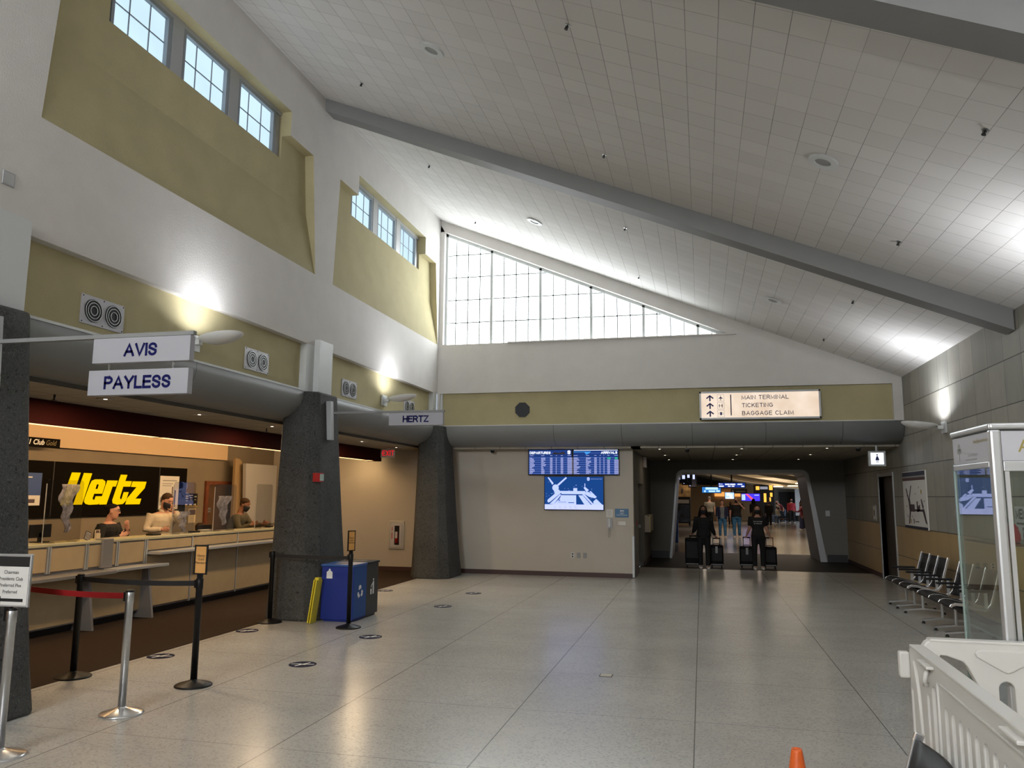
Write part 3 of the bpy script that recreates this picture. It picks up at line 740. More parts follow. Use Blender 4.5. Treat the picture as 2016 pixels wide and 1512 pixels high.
# ---- far concourse shell
m = MB(); m.box(-4.0, -3.8, 26.4, 82, 0, 7.5)
struct(m.build('wall_concourse_left', conc_wall), 'tan wall of the far concourse')
m = MB(); m.box(-14, 16, 80, 80.2, 0, 7.5)
struct(m.build('wall_concourse_end', conc_pale), 'far end of the concourse')
m = MB(); m.box(12.6, 12.8, 26, 80, 0, 7.5)
struct(m.build('wall_concourse_right', conc_pale), 'right side of the concourse')
m = MB()
def zcc(x, y): return 1.95 + (y - 26) * .0 + 2.9 * max(0, (9.0 - x) / 14) ** 2.0 + .25
xs = [-14 + 1.0 * i for i in range(28)]
m.loft([[(x, 26.3, zcc(x, 0) + .45) for x in xs], [(x, 80, zcc(x, 0) + .45) for x in xs]], closed=False, caps=False)
struct(m.build('ceiling_concourse', conc_ceiling, recalc=False), 'brown curved ceiling of the concourse')
for j in range(9):
    y = 31 + 5.2 * j; m = MB()
    m.loft([[(x, y, zcc(x, 0) + .15) for x in xs], [(x, y + .5, zcc(x, 0) + .15) for x in xs], [(x, y + .5, zcc(x, 0) + .44) for x in xs], [(x, y, zcc(x, 0) + .44) for x in xs], [(x, y, zcc(x, 0) + .15) for x in xs]], closed=False, caps=False, smooth=False)
    struct(m.build('ceiling_concourse_beam', conc_beam, recalc=False), 'cream curved rib of the concourse ceiling')

# ---- columns
def column(yc, label):
    m = MB()
    def ring(z, t):
        f = lambda a, b: a + (b - a) * t
        x0, x1 = f(-6.26, -6.20), f(-5.36, -5.62)
        y0, y1 = yc + f(-.63, -.40), yc + f(.66, .44); c = f(.20, .12)
        return [(x0 + c * .6, y0, z), (x1 - c, y0, z), (x1, y0 + c, z), (x1, y1 - c, z), (x1 - c, y1, z), (x0 + c * .6, y1, z), (x0, y1 - c, z), (x0, y0 + c, z)]
    n = 10
    m.loft([ring(3.34 * i / n, (i / n) ** .8) for i in range(n + 1)], smooth=False)
    o = m.build('concrete_column', concrete_dark, bevel=.03)
    o['kind'] = 'structure'; o['label'] = label
    return o
column(5.16, 'dark tapered concrete column nearest the camera at the left')
column(11.11, 'dark tapered concrete column beside the blue recycling bin')
column(17.06, 'dark tapered concrete column at the corner by the cream wall')
column(-.79, 'dark tapered concrete column out of view')
# ================================================================== FIXTURES
# uplight sconces: bracket + shallow dish with a lamp in it
def sconce(T, label, flip=1, power=60):
    """local: u along the wall, v up, n out of the wall; origin at the bracket"""
    o = T @ Vector((0, 0, 0))
    t = thing('uplight_sconce', label, 'wall light', tuple(o), 'uplight sconces on the hall walls')
    m = MB(T); m.box(-.12, .12, -.10, .10, 0, .03); m.box(-.035, .035, -.03, .03, .03, .12); m.build('wall_bracket', pil_white, t, bevel=.004)
    m = MB(T)
    # shallow boat shaped dish standing out from the wall: flat rim and curved belly
    rings = []
    for s_, dz in ((1.0, .075), (.99, .055), (.80, .018), (.5, -.012), (.06, -.025)):
        rings.append([(.19 * s_ * math.cos(q * PI / 12), dz + .03 * s_ * math.sin(q * PI / 12), .39 + .28 * s_ * math.sin(q * PI / 12)) for q in range(24)])
    m.loft(rings, caps=False)
    m.loft([[(p[0] * .95, p[1] + .010, (p[2] - .39) * .95 + .39) for p in r] for r in rings], caps=False)
    m.build('lamp_dish', lamp_face, t)
    m = MB(T); m.tube([(-.13, .035, .36), (.13, .035, .36)], .016, 8)
    m.build('lamp_tube', emi('cool_lamp_tube_' + str(len(MATS)), (.93, .95, 1.0), 8), t)
    # the light itself sits in the dish and points up
    ld = bpy.data.lights.new('sconce_lamp', 'AREA'); ld.shape = 'RECTANGLE'; ld.size = .24; ld.size_y = .24; ld.energy = power; ld.color = (.93, .95, 1.0)
    lo = bpy.data.objects.new('sconce_lamp', ld); COL.objects.link(lo)
    p = T @ Vector((0, .085, .42)); dirw = (T.to_3x3() @ Vector((0, 1, -.16))).normalized(); ld.spread = math.radians(150)
    lo.matrix_world = Matrix.Translation(p) @ dirw.to_track_quat('-Z', 'Y').to_matrix().to_4x4()
    lo.parent = t; lo.matrix_parent_inverse = t.matrix_basis.inverted()
    return t
sconce(F_left(XL - .10, 8.17, 3.60), 'white uplight sconce on the yellow band behind the first hanging sign', 1, SCN * .5)
sconce(F_left(XL - .10, 14.10, 3.60), 'white uplight sconce on the yellow band near the far column', 1, SCN * .5)
sconce(F_right(XR, 14.36, 2.98), 'white uplight sconce on the concrete wall beside the glass showcase', -1 if False else -1, SCN)
sconce(F_left(XL - .10, 2.2, 3.60), 'white uplight sconce on the yellow band outside the photo, left wall', 1, SCN * 4)
sconce(F_left(XL - .10, -3.7, 3.60), 'white uplight sconce far behind on the left wall band', 1, SCN * 5)
for y, lb in ((8.6, 'white uplight sconce on the concrete wall beyond the right edge'), (2.6, 'white uplight sconce on the concrete wall beside the camera'), (-3.4, 'white uplight sconce on the concrete wall behind the camera')):
    sconce(F_right(XR, y, 2.98), lb, -1, SCN * (1.2 if y > 8 else 5))

# twin round air vents
def vent(y, label):
    T = F_left(XL - .11, y, 3.62)
    t = thing('twin_air_vent', label, 'vent', (XL - .11, y, 3.62), 'twin air vents along the yellow band')
    m = MB(T); m.box(-.30, .30, -.148, .148, .0, .012)
    m.build('vent_plate', sign_white, t, bevel=.002)
    for u in (-.135, .145):
        m = MB(T); m.disc(u, 0, .118, .0125, .020, 28, 0); m.build('vent_bowl', blk, t)
        m = MB(T)
        for r_ in (.113, .084, .050): m.ring(u, 0, r_, r_ - .006, .012, .026, 28)
        m.build('vent_ring', alum_soft, t)
    for u in (-.28, 0, .28):
        for v in (-.13, .13): m = MB(T); m.disc(u, v, .007, .012, .016, 8); m.build('screw', black_ink, t)
vent(6.70, 'white plate with two round air vents above the rental name signs')
vent(9.61, 'white plate with two round air vents between sconce and pilaster')
vent(12.57, 'white plate with two round air vents right of the pale pilaster')
vent(15.50, 'small white plate with two round air vents near the end wall corner')

# exit sign
t = thing('exit_sign', 'small white exit sign with red letters hanging over the counter passage', 'exit sign', (-7.3, 17.6, 2.96))
m = MB(F_back(-7.0, 16.9, 2.74)); m.box(-.17, .17, -.10, .10, -.03, 0); m.box(-.02, .02, .10, .14, -.02, 0); m.build('housing', sign_white, t)
m = MB(F_back(-7.0, 16.9, 2.74)); caps(m, 'EXIT', .015, 0, .002, .125, wt=.17, gap=.28, xs=.75); m.prism([(-.155, 0), (-.135, .02), (-.135, -.02)], .001, .003)
m.build('red_lettering', emi('exit_red', (.85, .02, .03), .40), t)

# hanging name signs
def arm_sign(yc, words, label, z1=2.98, z0=2.785):
    t = thing('bracket_sign', label, 'sign', (-5.5, yc, 3.0))
    m = MB(F_back(0, yc, 0))
    m.prism([(-5.68, 3.22), (-5.535, 3.22), (-5.50, 2.62), (-5.60, 2.62)], -.045, .045); m.build('wall_bracket', silver, t, bevel=.003)
    m = MB(); m.box(-5.50, -3.70, yc - .02, yc + .02, z1 + .004, z1 + .035); m.build('arm', band_grey, t)
    m = MB(); m.box(-4.575, -3.715, yc - .03, yc + .03, z0, z1); bd = m.build('sign_board', sign_face, t, bevel=.004)
    m = MB(F_back(-4.145, yc - .03, (z0 + z1) / 2)); caps(m, words, 0, 0, .002, .102, wt=.20, gap=.23); m.build('lettering', navy_ink, t)
    return t
arm_sign(5.10, 'AVIS', 'upper white hanging sign reading AVIS on a grey arm from the near column')
arm_sign(11.08, 'HERTZ', 'white hanging sign reading HERTZ on a grey arm from the second column', 3.02, 2.83)
t = thing('hanging_sign', 'lower white hanging sign reading PAYLESS, hung by chains under the AVIS sign', 'sign', (-4.15, 5.1, 2.73))
m = MB(); m.box(-4.595, -3.715, 5.07, 5.13, 2.535, 2.73); m.build('sign_board', sign_face, t, bevel=.004)
m = MB(F_back(-4.155, 5.07, 2.632)); caps(m, 'PAYLESS', 0, 0, .002, .102, wt=.20, gap=.23); m.build('lettering', navy_ink, t)
for x in (-4.44, -3.87):
    m = MB()
    for q in range(4): m.ring(0, 0, .009, .006, -.002, .002, 10) if False else None
    for q in range(4):
        z = 2.783 - .015 * q
        pts = [(x + .006 * math.cos(a) * (q % 2), 5.10 + .006 * math.cos(a) * (1 - q % 2), z - .006 + .012 * math.sin(a) * .9) for a in [k * PI / 4 for k in range(9)]]
        m.tube(pts, .0018, 5)
    m.build('chain', alum, t)

# big lit direction sign
t = thing('lit_direction_sign', 'backlit cream direction sign with three up arrows on the yellow end band', 'sign', (1.2, 16.95, 3.7))
Ts = F_back(1.205, 16.93, 3.705)
m = MB(Ts); W, Hh = 1.205, .295
m.box(-W, W, -Hh, Hh, -.12, -.02); m.box(-W, W, Hh - .035, Hh, -.02, .012); m.box(-W, W, -Hh, -Hh + .035, -.02, .012)
m.box(-W, -W + .035, -Hh, Hh, -.02, .012); m.box(W - .035, W, -Hh, Hh, -.02, .012); m.build('frame', silver, t)
mm, nt, out = new_mat('backlit_cream_face'); b = NB(nt); vec, _ = b.obj()
c = b.mix(b.ramp(b.noise(vec, 2.5, 2.0), .3, .7), (.80, .62, .47), (.95, .80, .66))
e = b.n('ShaderNodeEmission'); b.l(c, e.inputs[0]); e.inputs[1].default_value = SIGN; b.l(e.outputs[0], out.inputs[0])
m = MB(Ts); m.box(-W + .035, W - .035, -Hh + .035, Hh - .035, -.02, -.006); m.build('lit_face', mm, t)
m = MB(Ts)
for q, w in enumerate(('MAIN TERMINAL', 'TICKETING', 'BAGGAGE CLAIM')):
    caps(m, w, -.34, .160 - .165 * q, -.003, .088, wt=.145, gap=.30, xs=1.05, align='LEFT')
m.build('lettering', pbr('grey_navy_ink', (.012, .012, .10), .5), t)
for q in range(3):
    v = .160 - .165 * q; m = MB(Ts)
    m.box(-1.005, -.975, v - .065, v + .03, -.005, -.002)
    m.prism([(-.99, v + .065), (-.91, v - .0), (-.93, v - .02), (-.99, v + .03), (-1.05, v - .02), (-1.07, v - .0)], -.005, -.002)
    m.build('up_arrow', navy_bright, t)
m = MB(Ts); m.box(-.575, -.555, -.215, .225, -.005, -.002); m.build('divider_bar', navy_ink, t)
for q in range(3):
    v = .160 - .165 * q; m = MB(Ts)
    for (a, b_, c_, d_) in ((-.84, -.70, .068, .072), (-.84, -.70, -.072, -.068), (-.84, -.836, -.07, .07), (-.704, -.70, -.07, .07)): m.box(a, b_, v + c_, v + d_, -.005, -.003)
    if q == 0:
        m.prism([(-.775, v - .05), (-.765, v - .05), (-.765, v + .045), (-.77, v + .055), (-.775, v + .045)], -.005, -.002)
        m.prism([(-.82, v - .015), (-.72, v - .015), (-.765, v + .02), (-.775, v + .02)], -.005, -.002); m.box(-.785, -.755, v - .05, v - .042, -.005, -.002)
    elif q == 1:
        for x in (-.80, -.745): m.disc(x, v + .02, .010, -.005, -.002, 10); m.box(x - .006, x + .006, v - .035, v + .012, -.005, -.002)
        m.box(-.815, -.73, v - .006, v + .002, -.005, -.002); m.box(-.742, -.736, v - .05, v + .045, -.005, -.002)
    else:
        m.box(-.79, -.75, v - .035, v + .030, -.005, -.002); m.box(-.815, -.808, v - .03, v + .025, -.005, -.002); m.box(-.732, -.725, v - .03, v + .025, -.005, -.002)
    m.build('pictogram', navy_bright, t)

# octagonal blank plate on the yellow end band
m = MB(F_back(-3.87, 17.09, 3.705)); m.disc(0, 0, .175, .0, .03, 8, a0=PI / 8)
tag(m.build('octagonal_plate', pbr('charcoal_plate', (.018, .020, .026), .6), bevel=.003), 'dark octagonal plate on the yellow end band', 'wall plate')
# small square plate on left wall
t = thing('wall_cover_plate', 'small grey square plate on the white wall at the left edge', 'wall plate', (XL, 5.35, 4.52))
m = MB(F_left(XL, 5.35, 4.52)); m.box(-.062, .062, -.062, .062, 0, .012); m.build('plate', silver, t, bevel=.003)
m = MB(F_left(XL, 5.35, 4.52)); m.box(-.05, .05, -.05, .05, .012, .014); m.build('plate_insert', alum_soft, t)

# ceiling discs and sprinklers on the slope
Nrm = Vector((.41, 0, 1)).normalized() * -1; Ux = Vector((1, 0, -.41)).normalized(); Vy = Vector((0, 1, 0))
def F_slope(x, y): return frame((x, y, zc(x)), Ux, Vy, Nrm)
for (x, y, lb) in ((-3.01, 8.26, 'round white ceiling speaker high on the slope in front of the beam'), (1.33, 8.36, 'round white ceiling speaker low on the slope at the right'),
                   (-3.03, 14.36, 'round white ceiling speaker high on the slope beyond the beam'), (1.33, 14.38, 'round white ceiling speaker low on the slope beyond the beam')):
    T = F_slope(x, y); t = thing('ceiling_speaker', lb, 'ceiling speaker', (x, y, zc(x)), 'round ceiling speakers')
    m = MB(T); m.ring(0, 0, .155, .085, 0, .022, 32); m.build('rim', pil_white, t)
    m = MB(T); m.disc(0, 0, .086, .004, .012, 32); m.build('grille', grey_ink, t)
spr = []
names_x = {-4.7: 'near the high edge', -1.15: 'left of the middle', 2.39: 'near the low edge'}
names_y = {6.96: 'in front, closest row', 9.95: 'just before the grey beam', 12.92: 'just beyond the grey beam', 15.97: 'farthest row by the end wall'}
proto = None
for y in (6.96, 9.95, 12.92, 15.97):
    for x in (-4.7, -1.15, 2.39):
        if y < 7 and x == -4.7: continue
        lb = 'sprinkler on the ceiling slope ' + names_x[x] + ', ' + names_y[y]
        if proto is None:
            T = F_slope(x, y); proto = thing('sprinkler_head', lb, 'sprinkler', (x, y, zc(x)), 'sprinkler heads on the sloping ceiling')
            m = MB(T); m.disc(0, 0, .030, 0, .005, 16); m.build('escutcheon', alum, proto)
            m = MB(T); m.disc(0, 0, .008, .005, .045, 8); m.disc(0, 0, .019, .043, .048, 10); m.box(-.015, -.010, -.003, .003, .008, .045); m.box(.010, .015, -.003, .003, .008, .045)
            m.build('spray_nozzle', black_ink, proto)
        else: copy_thing(proto, (x, y, zc(x)), lb)
# downlights in low ceilings
dl = None
dls = [(-6.62, 7.6, 'round downlight in the low ceiling nearest, behind the PAYLESS sign'), (-6.62, 9.35, 'round downlight in the low ceiling above the left queue'), (-6.62, 11.23, 'round downlight in the low ceiling just left of the second column'),
       (-6.66, 14.75, 'round downlight in the low ceiling seen right of the second column'), (-6.72, 16.76, 'round downlight beside the exit sign')]
for r_, y in enumerate((17.98, 20.65, 23.15)):
    for c_, x in enumerate((-.88, .90, 2.66)):
        dls.append((x, y, 'small downlight in the passage ceiling, %s row, %s' % (('front', 'middle', 'back')[r_], ('left', 'centre', 'right')[c_])))
for x, y, lb in dls:
    if dl is None:
        T = frame((x, y, 2.86), (1, 0, 0), (0, 1, 0), (0, 0, -1)); dl = thing('downlight', lb, 'downlight', (x, y, 2.86), 'recessed downlights in the low ceilings')
        m = MB(T); m.ring(0, 0, .105, .085, 0, .006, 24); m.build('trim_ring', silver, dl)
        m = MB(T); m.disc(0, 0, .085, -.0, .003, 24, 0); m.build('reflector', alum, dl)
        m = MB(T); m.disc(-.02, .01, .022, .003, .005, 12); m.build('lamp', emi('small_warm_lamp', (1, .85, .62), 2.5), dl)
    else: copy_thing(dl, (x, y, 2.86), lb)
# dome cameras
cm = None
for x, y, z, lb in ((-.29, 17.75, 2.86, 'black dome camera at the passage ceiling, left'), (-4.72, 17.70, 2.86, 'black dome camera above the cream wall by the corner column'), (3.22, 17.75, 2.86, 'black dome camera at the passage ceiling near the toilet sign')):
    if cm is None:
        cm = thing('dome_camera', lb, 'security camera', (x, y, z), 'black dome cameras')
        m = MB(); m.lathe([(.06, 0), (.06, -.02), (.055, -.025)], 20, (x, y, z)); m.build('mount', silver, cm)
        m = MB(); m.lathe([(.05, -.025), (.05, -.05), (.035, -.08), (.005, -.09)], 20, (x, y, z)); m.build('dome', blk, cm)
    else: copy_thing(cm, (x, y, z), lb)
# small fire sprinkler stems in counter ceiling
for x, y, lb in ((-6.9, 7.15, 'short sprinkler stem in the low ceiling above the near column side'), (-6.95, 11.6, 'short sprinkler stem in the low ceiling beside the second column')):
    m = MB(); m.tube([(x, y, 2.86), (x, y, 2.80)], .012, 8); m.lathe([(.03, -.06), (.03, -.066)], 12, (x, y, 2.86))
    tag(m.build('ceiling_sprinkler', black_ink), lb, 'sprinkler', 'stems in the low ceiling')

# fire extinguisher cabinet
t = thing('extinguisher_cabinet', 'white framed cabinet with a red fire extinguisher on the cream wall', 'fire extinguisher cabinet', (-7.12, 17.94, .85))
T = F_back(-7.13, 17.94, .84)
m = MB(T); m.box(-.19, .19, -.33, .33, -.02, .035); m.build('frame', alum_soft, t, bevel=.006)
m = MB(T); m.box(-.14, .14, -.28, .28, .035, .045); m.build('door', sign_white, t)
m = MB(T); m.box(-.045, .075, -.23, .22, .0455, .048); m.build('door_window', blk, t)
m = MB(T); m.box(-.115, -.098, -.09, .06, .0455, .049); m.box(-.115, -.10, .10, .19, .0455, .047); m.build('handle', red_pl, t)
m = MB(T @ Matrix.Translation((.015, -.19, .0))); m.tube([(0, 0, .05), (0, .24, .05), (0, .27, .05)], [.035, .035, .015], 14); m.build('cylinder', red_pl, t)
m = MB(T @ Matrix.Translation((.015, -.19, .0))); m.box(-.028, .028, .12, .27, .080, .088); m.build('label_sheet', sign_white, t)
m = MB(T @ Matrix.Translation((.015, -.19, .0))); m.tube([(-.02, .30, .05), (.02, .33, .06)], .012, 8); m.build('valve', blk, t)

# red fire alarm on column
t = thing('fire_alarm_strobe', 'red fire alarm with clear strobe on the second column', 'fire alarm', (-5.36, 10.9, 2.05))
T = frame((-5.50, 10.68, 2.04), (.55, .83, 0), (0, 0, 1), (.83, -.55, 0))
m = MB(T); m.box(-.075, .055, -.065, .065, -.05, .045); m.build('body', red_pl, t, bevel=.006)
m = MB(T); m.box(-.01, .05, -.05, .05, .045, .065); m.build('strobe', glass_edge, t, bevel=.004)

# ---- flight screens
def led(name, col, s): return emi(name, col, s)
scr_blue = led('screen_navy', (.012, .035, .16), SCR); scr_row = led('screen_row_blue', (.045, .085, .29), SCR); scr_txt = led('screen_text_lilac', (.48, .50, .82), SCR)
scr_white = led('screen_white', (.85, .88, 1.0), SCR); scr_map = led('screen_map_pale', (.42, .50, .95), SCR); scr_mapbg = led('screen_map_navy', (.008, .045, .19), SCR)
scr_green = led('screen_green', (.03, .32, .22), SCR); scr_sky = led('screen_sky', (.05, .25, .62), SCR); scr_foot = led('screen_legend', (.47, .52, .96), SCR)
def flight_board(x0, x1, title, ta, label):
    z0, z1 = 2.265, 2.865; t = thing('flight_screen', label, 'screen', ((x0 + x1) / 2, 17.94, z1), 'flight information screens')
    T = F_back(x0, 17.94, z0); w, h = x1 - x0, z1 - z0
    m = MB(T); m.box(0, w, 0, h, -.0, .08); m.build('housing', blk, t, bevel=.004)
    m = MB(T); m.box(.022, w - .022, .022, h - .022, .0805, .082); m.build('display', scr_blue, t)
    m = MB(T)
    for r in range(16):
        if r % 2 == 0: m.box(.022, w - .022, .03 + r * .0255, .053 + r * .0255, .0822, .083)
    m.box(.3, w - .2, h - .10, h - .085, .0822, .083)
    m.build('row_stripe', scr_row, t)
    m = MB(T); caps(m, title, .045 if ta == 'LEFT' else w - .045, h - .085, .0835, .058, wt=.2, gap=.25, align=ta)
    if ta == 'LEFT': caps(m, 'S', w - .08, h - .075, .0835, .09, wt=.24)
    m.build('title', scr_white, t)
    m = MB(T); rnd = random.Random(title)
    cols = [(.04, .12), (.30, .10), (.50, .07), (.63, .035), (.74, .065), (.89, .12)] if ta == 'LEFT' else [(.02, .13), (.29, .10), (.47, .07), (.585, .035), (.67, .02), (.75, .07), (.90, .11)]
    for ci, (cx_, cw) in enumerate(cols):
        m.box(cx_ * w, (cx_ + cw * .7) * w, h - .152, h - .145, .0832, .0838)
        for r in range(15):
            zz = .034 + r * .0255; ww = cw * (rnd.uniform(.55, 1.25) if ci < 2 else 1) * w
            x = cx_ * w; segs = max(1, int(ww / .02))
            for q in range(segs):
                if ta == 'RIGHT' and r > 12 and ci in (5, 6): continue
                m.box(x + q * .02, x + q * .02 + .015, zz, zz + .012, .0832, .0838)
    m.build('flight_rows', scr_txt, t)
    m = MB(T)
    if ta == 'RIGHT':
        m.box(.75 * w, .82 * w, .034 + 13 * .0255, .052 + 14 * .0255, .0832, .0838); m.box(.91 * w, w - .03, .034 + 13 * .0255, .052 + 14 * .0255, .0832, .0838); m.build('status_highlight', scr_green, t)
        m = MB(T); m.prism([(.25 * w, h - .06), (.40 * w, h - .06), (.36 * w, h - .10), (.30 * w, h - .13), (.27 * w, h - .10)], .0832, .0838); m.box(.02, .3 * w, h - .075, h - .06, .0832, .0838); m.build('banner_picture', scr_sky, t)
        m = MB(T); m.box(.03, w - .03, h - .035, h - .024, .0832, .0838); m.build('banner_snow', scr_white, t)
    else:
        m.prism([(.53 * w, h - .12), (.60 * w, h - .07), (.70 * w, h - .09), (.8 * w, h - .06), (.86 * w, h - .12)], .0832, .0838); m.build('banner_picture', map_dark, t)
flight_board(-3.905, -2.865, 'DEPARTURES', 'LEFT', 'left flight screen titled DEPARTURES on the cream wall')
flight_board(-2.86, -1.80, 'ARRIVALS', 'RIGHT', 'right flight screen titled ARRIVALS on the cream wall')
t = thing('map_screen', 'blue screen with a pale airport map hung below the flight screens', 'screen', (-2.84, 17.94, 2.25), 'flight information screens')
T = F_back(-3.525, 17.935, 1.475); w, h = 1.375, .775
m = MB(T); m.box(0, w, 0, h, 0, .07); m.build('housing', blk, t, bevel=.004)
m = MB(T); m.box(.015, w - .015, .018, h - .018, .0705, .072); m.build('display', scr_mapbg, t)
X = lambda px: (px - 420) / 1110 * w; Z = lambda py: h - (py - 640) / 650 * h
m = MB(T)
def P(*pts): m.prism([(X(a), Z(b)) for a, b in pts], .0722, .0728)
P((485, 670), (510, 665), (600, 780), (575, 810)); P((830, 660), (850, 680), (690, 830), (665, 805))
m.disc(X(635), Z(865), .075, .0722, .0728, 24)
P((600, 900), (700, 900), (740, 960), (540, 1130), (500, 1150), (480, 1120), (490, 1090), (620, 980))
P((700, 925), (1190, 925), (1190, 965), (700, 965)); P((968, 870), (1040, 870), (1040, 930), (968, 930)); P((1155, 860), (1190, 850), (1255, 905), (1215, 950))
P((1176, 780), (1188, 780), (1188, 860), (1176, 860)); P((1130, 950), (1250, 940), (1390, 1040), (1370, 1060), (1260, 1035)); P((1265, 935), (1290, 925), (1400, 1035), (1375, 1055))
P((745, 965), (1160, 965), (1350, 1180), (1310, 1180), (1130, 985), (745, 985)); P((740, 1005), (1020, 1005), (1020, 1180), (600, 1180), (720, 1060))
P((1060, 1005), (1140, 1005), (1290, 1180), (1170, 1180)); P((1390, 1070), (1500, 1180), (1340, 1180), (1335, 1120))
P((525, 1170), (720, 985), (740, 1000), (600, 1180)); 
for q in range(26):
    px, py = random.Random(q).choice([(500, 760), (780, 860), (880, 885), (1000, 815), (1290, 865), (1300, 1040), (485, 980), (560, 960), (740, 740), (1200, 800), (1150, 800)])
    m.box(X(px + (q % 5) * 12 - 24), X(px + (q % 5) * 12 - 14), Z(py + (q // 5) * 10), Z(py + (q // 5) * 10) + .006, .0722, .0728)
caps(m, 'S', X(1245), Z(697), .0722, .08, wt=.24); m.text('Spokane International Airport', X(1395), Z(696), .0722, .021, bold=.0)
m.build('terminal_map', scr_map, t)
m = MB(T); m.box(.015, w - .015, .018, Z(1180), .0722, .0729); m.build('legend_strip', scr_foot, t)
m = MB(T)
for q in range(5): m.box(X(600) + .01 * q * 0 + q * .12, X(600) + q * .12 + .06, .045, .048, .073, .0735); m.box(X(600) + q * .12, X(600) + q * .12 + .04, .08, .083, .073, .0735)
m.box(X(875), X(980), Z(1153), Z(1140), .073, .0735); m.box(X(745), X(1020), Z(1000), Z(992), .073, .0735); m.box(X(680), X(840), Z(1140), Z(1134), .073, .0735)
m.ring(X(706), Z(1100), .020, .008, .0729, .0735, 14); m.ring(X(1045), Z(1100), .020, .008, .0729, .0735, 14)
m.build('map_lines', scr_mapbg, t)

# wall phone, plaques, outlets
t = thing('courtesy_phone', 'white wall telephone with hanging cord below an instruction sheet', 'telephone', (-2.04, 17.94, 1.2))
T = F_back(-2.035, 17.94, 1.20)
m = MB(T); m.box(-.055, .055, -.12, .11, 0, .045); m.build('cradle', sign_white, t, bevel=.01)
m = MB(T); m.loft([[(a * .026, v, .055 + b_ * .018 + d) for a, b_ in ((-1, -1), (1, -1), (1, 1), (-1, 1))] for v, d in ((-.10, .01), (-.08, .02), (-.04, .005), (.04, .005), (.08, .02), (.10, .01))]); m.build('handset', pil_white, t, bevel=.006)
m = MB(T); m.tube([(-.01 - .02 * math.sin(q * .35), -.10 - .22 * math.sin(PI * q / 18), .03 + .006 * math.sin(q * 2.2)) for q in range(19)] , .004, 6); m.build('cord', grey_ink, t)
t = thing('instruction_sheet', 'small white instruction sheet above the wall telephone', 'notice', (-2.04, 17.94, 1.42))
m = MB(F_back(-2.035, 17.94, 1.42)); m.box(-.075, .075, -.085, .085, 0, .006); m.build('sheet', paper_w, t)
m = MB(F_back(-2.035, 17.94, 1.42))
for q in range(5): m.box(-.05, .05 - (q % 2) * .02, .05 - q * .026, .056 - q * .026, .0062, .0068)
m.build('print', grey_ink, t)
t = thing('blue_plaque', 'teal blue information plaque on the cream wall corner', 'plaque', (-1.76, 17.94, 1.42))
m = MB(F_back(-1.76, 17.94, 1.425)); m.box(-.15, .15, -.095, .095, 0, .012); m.build('plate', plaque_blue, t, bevel=.006)
m = MB(F_back(-1.76, 17.94, 1.425)); m.disc(-.02, .05, .018, .0125, .013, 12); m.box(.0, .05, .04, .06, .0125, .013); m.box(-.04, .05, -.0, .008, .0125, .013); m.box(-.03, .04, -.02, -.014, .0125, .013); m.box(-.12, .12, -.048, -.040, .0125, .013)
m.build('print', white_ink, t)
t = thing('intercom_plate', 'small beige plate below the blue plaque', 'wall plate', (-1.75, 17.94, 1.19))
m = MB(F_back(-1.76, 17.94, 1.20)); m.box(-.10, .10, -.055, .055, 0, .012); m.build('plate', wall_cream, t, bevel=.003)
m = MB(F_back(-1.76, 17.94, 1.20)); m.box(-.085, -.07, -.04, .04, .0125, .0145); m.box(-.06, .085, -.042, .042, .0125, .0135); m.build('plate_insert', paper_w, t)
for i, (x, lb) in enumerate(((-2.88, 'duplex power outlet, leftmost of the three low wall plates'), (-2.74, 'blank wall plate between outlet and data plate'), (-2.60, 'data wall plate, rightmost of the three low wall plates'))):
    t = thing('wall_outlet', lb, 'outlet', (x, 17.94, .47), 'low wall plates under the screens')
    m = MB(F_back(x, 17.94, .47)); m.box(-.04, .04, -.06, .06, 0, .008); m.build('plate', (pil_white, grey_ink, grey_ink)[i], t, bevel=.002)
    if i == 0:
        for v in (-.028, .028):
            m = MB(F_back(x, 17.94, .47)); m.disc(0, v, .018, .0085, .011, 12); m.build('socket', black_ink, t)
# passage bits
t = thing('hazard_striped_box', 'white box with black and yellow hazard tape on the passage wall', 'wall box', (-1.5, 22.2, 1.07))
m = MB(); m.box(-1.495, -1.36, 21.3, 22.9, .86, 1.30); m.build('body', wall_cream, t, bevel=.01)
m = MB(); m.box(-1.362, -1.352, 21.29, 21.45, .86, 1.30); m.build('yellow_tape', yellow_pl, t)
m = MB(F_back(0, 21.298, 0))
for q in range(4): m.prism([(-1.36 - .0, .88 + q * .11), (-1.352, .93 + q * .11), (-1.352, .98 + q * .11), (-1.36, .93 + q * .11)], 0, .003)
m.box(-1.42, -1.36, 1.285, 1.302, 0, .003)
m.build('black_stripe', black_ink, t)
m = MB(); m.box(-1.5, -1.42, 21.1, 21.5, 2.56, 2.84); tag(m.build('white_speaker_box', sign_white, bevel=.01), 'small white box high on the passage wall', 'wall box')
m = MB(); m.box(-1.5, -1.48, 18.7, 18.78, 1.12, 1.24); tag(m.build('pull_station', red_pl, bevel=.004), 'red fire pull station on the passage wall edge', 'fire alarm')
m = MB(F_back(3.47, 24.1, 1.36)); m.box(-.06, .06, -.08, .08, 0, .02); tag(m.build('light_switch', silver, bevel=.004), 'small switch plate on the dim portal wall', 'switch')
t = thing('notice_frame', 'small framed notice on the concrete wall left of the dark doorway', 'notice', (XR, 20.25, 1.5))
m = MB(F_right(XR, 20.25, 1.47)); m.box(-.17, .17, -.19, .17, 0, .015); m.build('frame', silver, t, bevel=.004)
m = MB(F_right(XR, 20.25, 1.47)); m.box(-.13, .13, -.15, .13, .0155, .017); m.build('print', paper_w, t)
m = MB(F_right(XR, 20.25, 1.47)); m.prism([(-.02, .1), (.05, .02), (.02, -.1), (-.05, -.08), (-.07, .02)], .0172, .018); m.build('figure', map_header2, t)

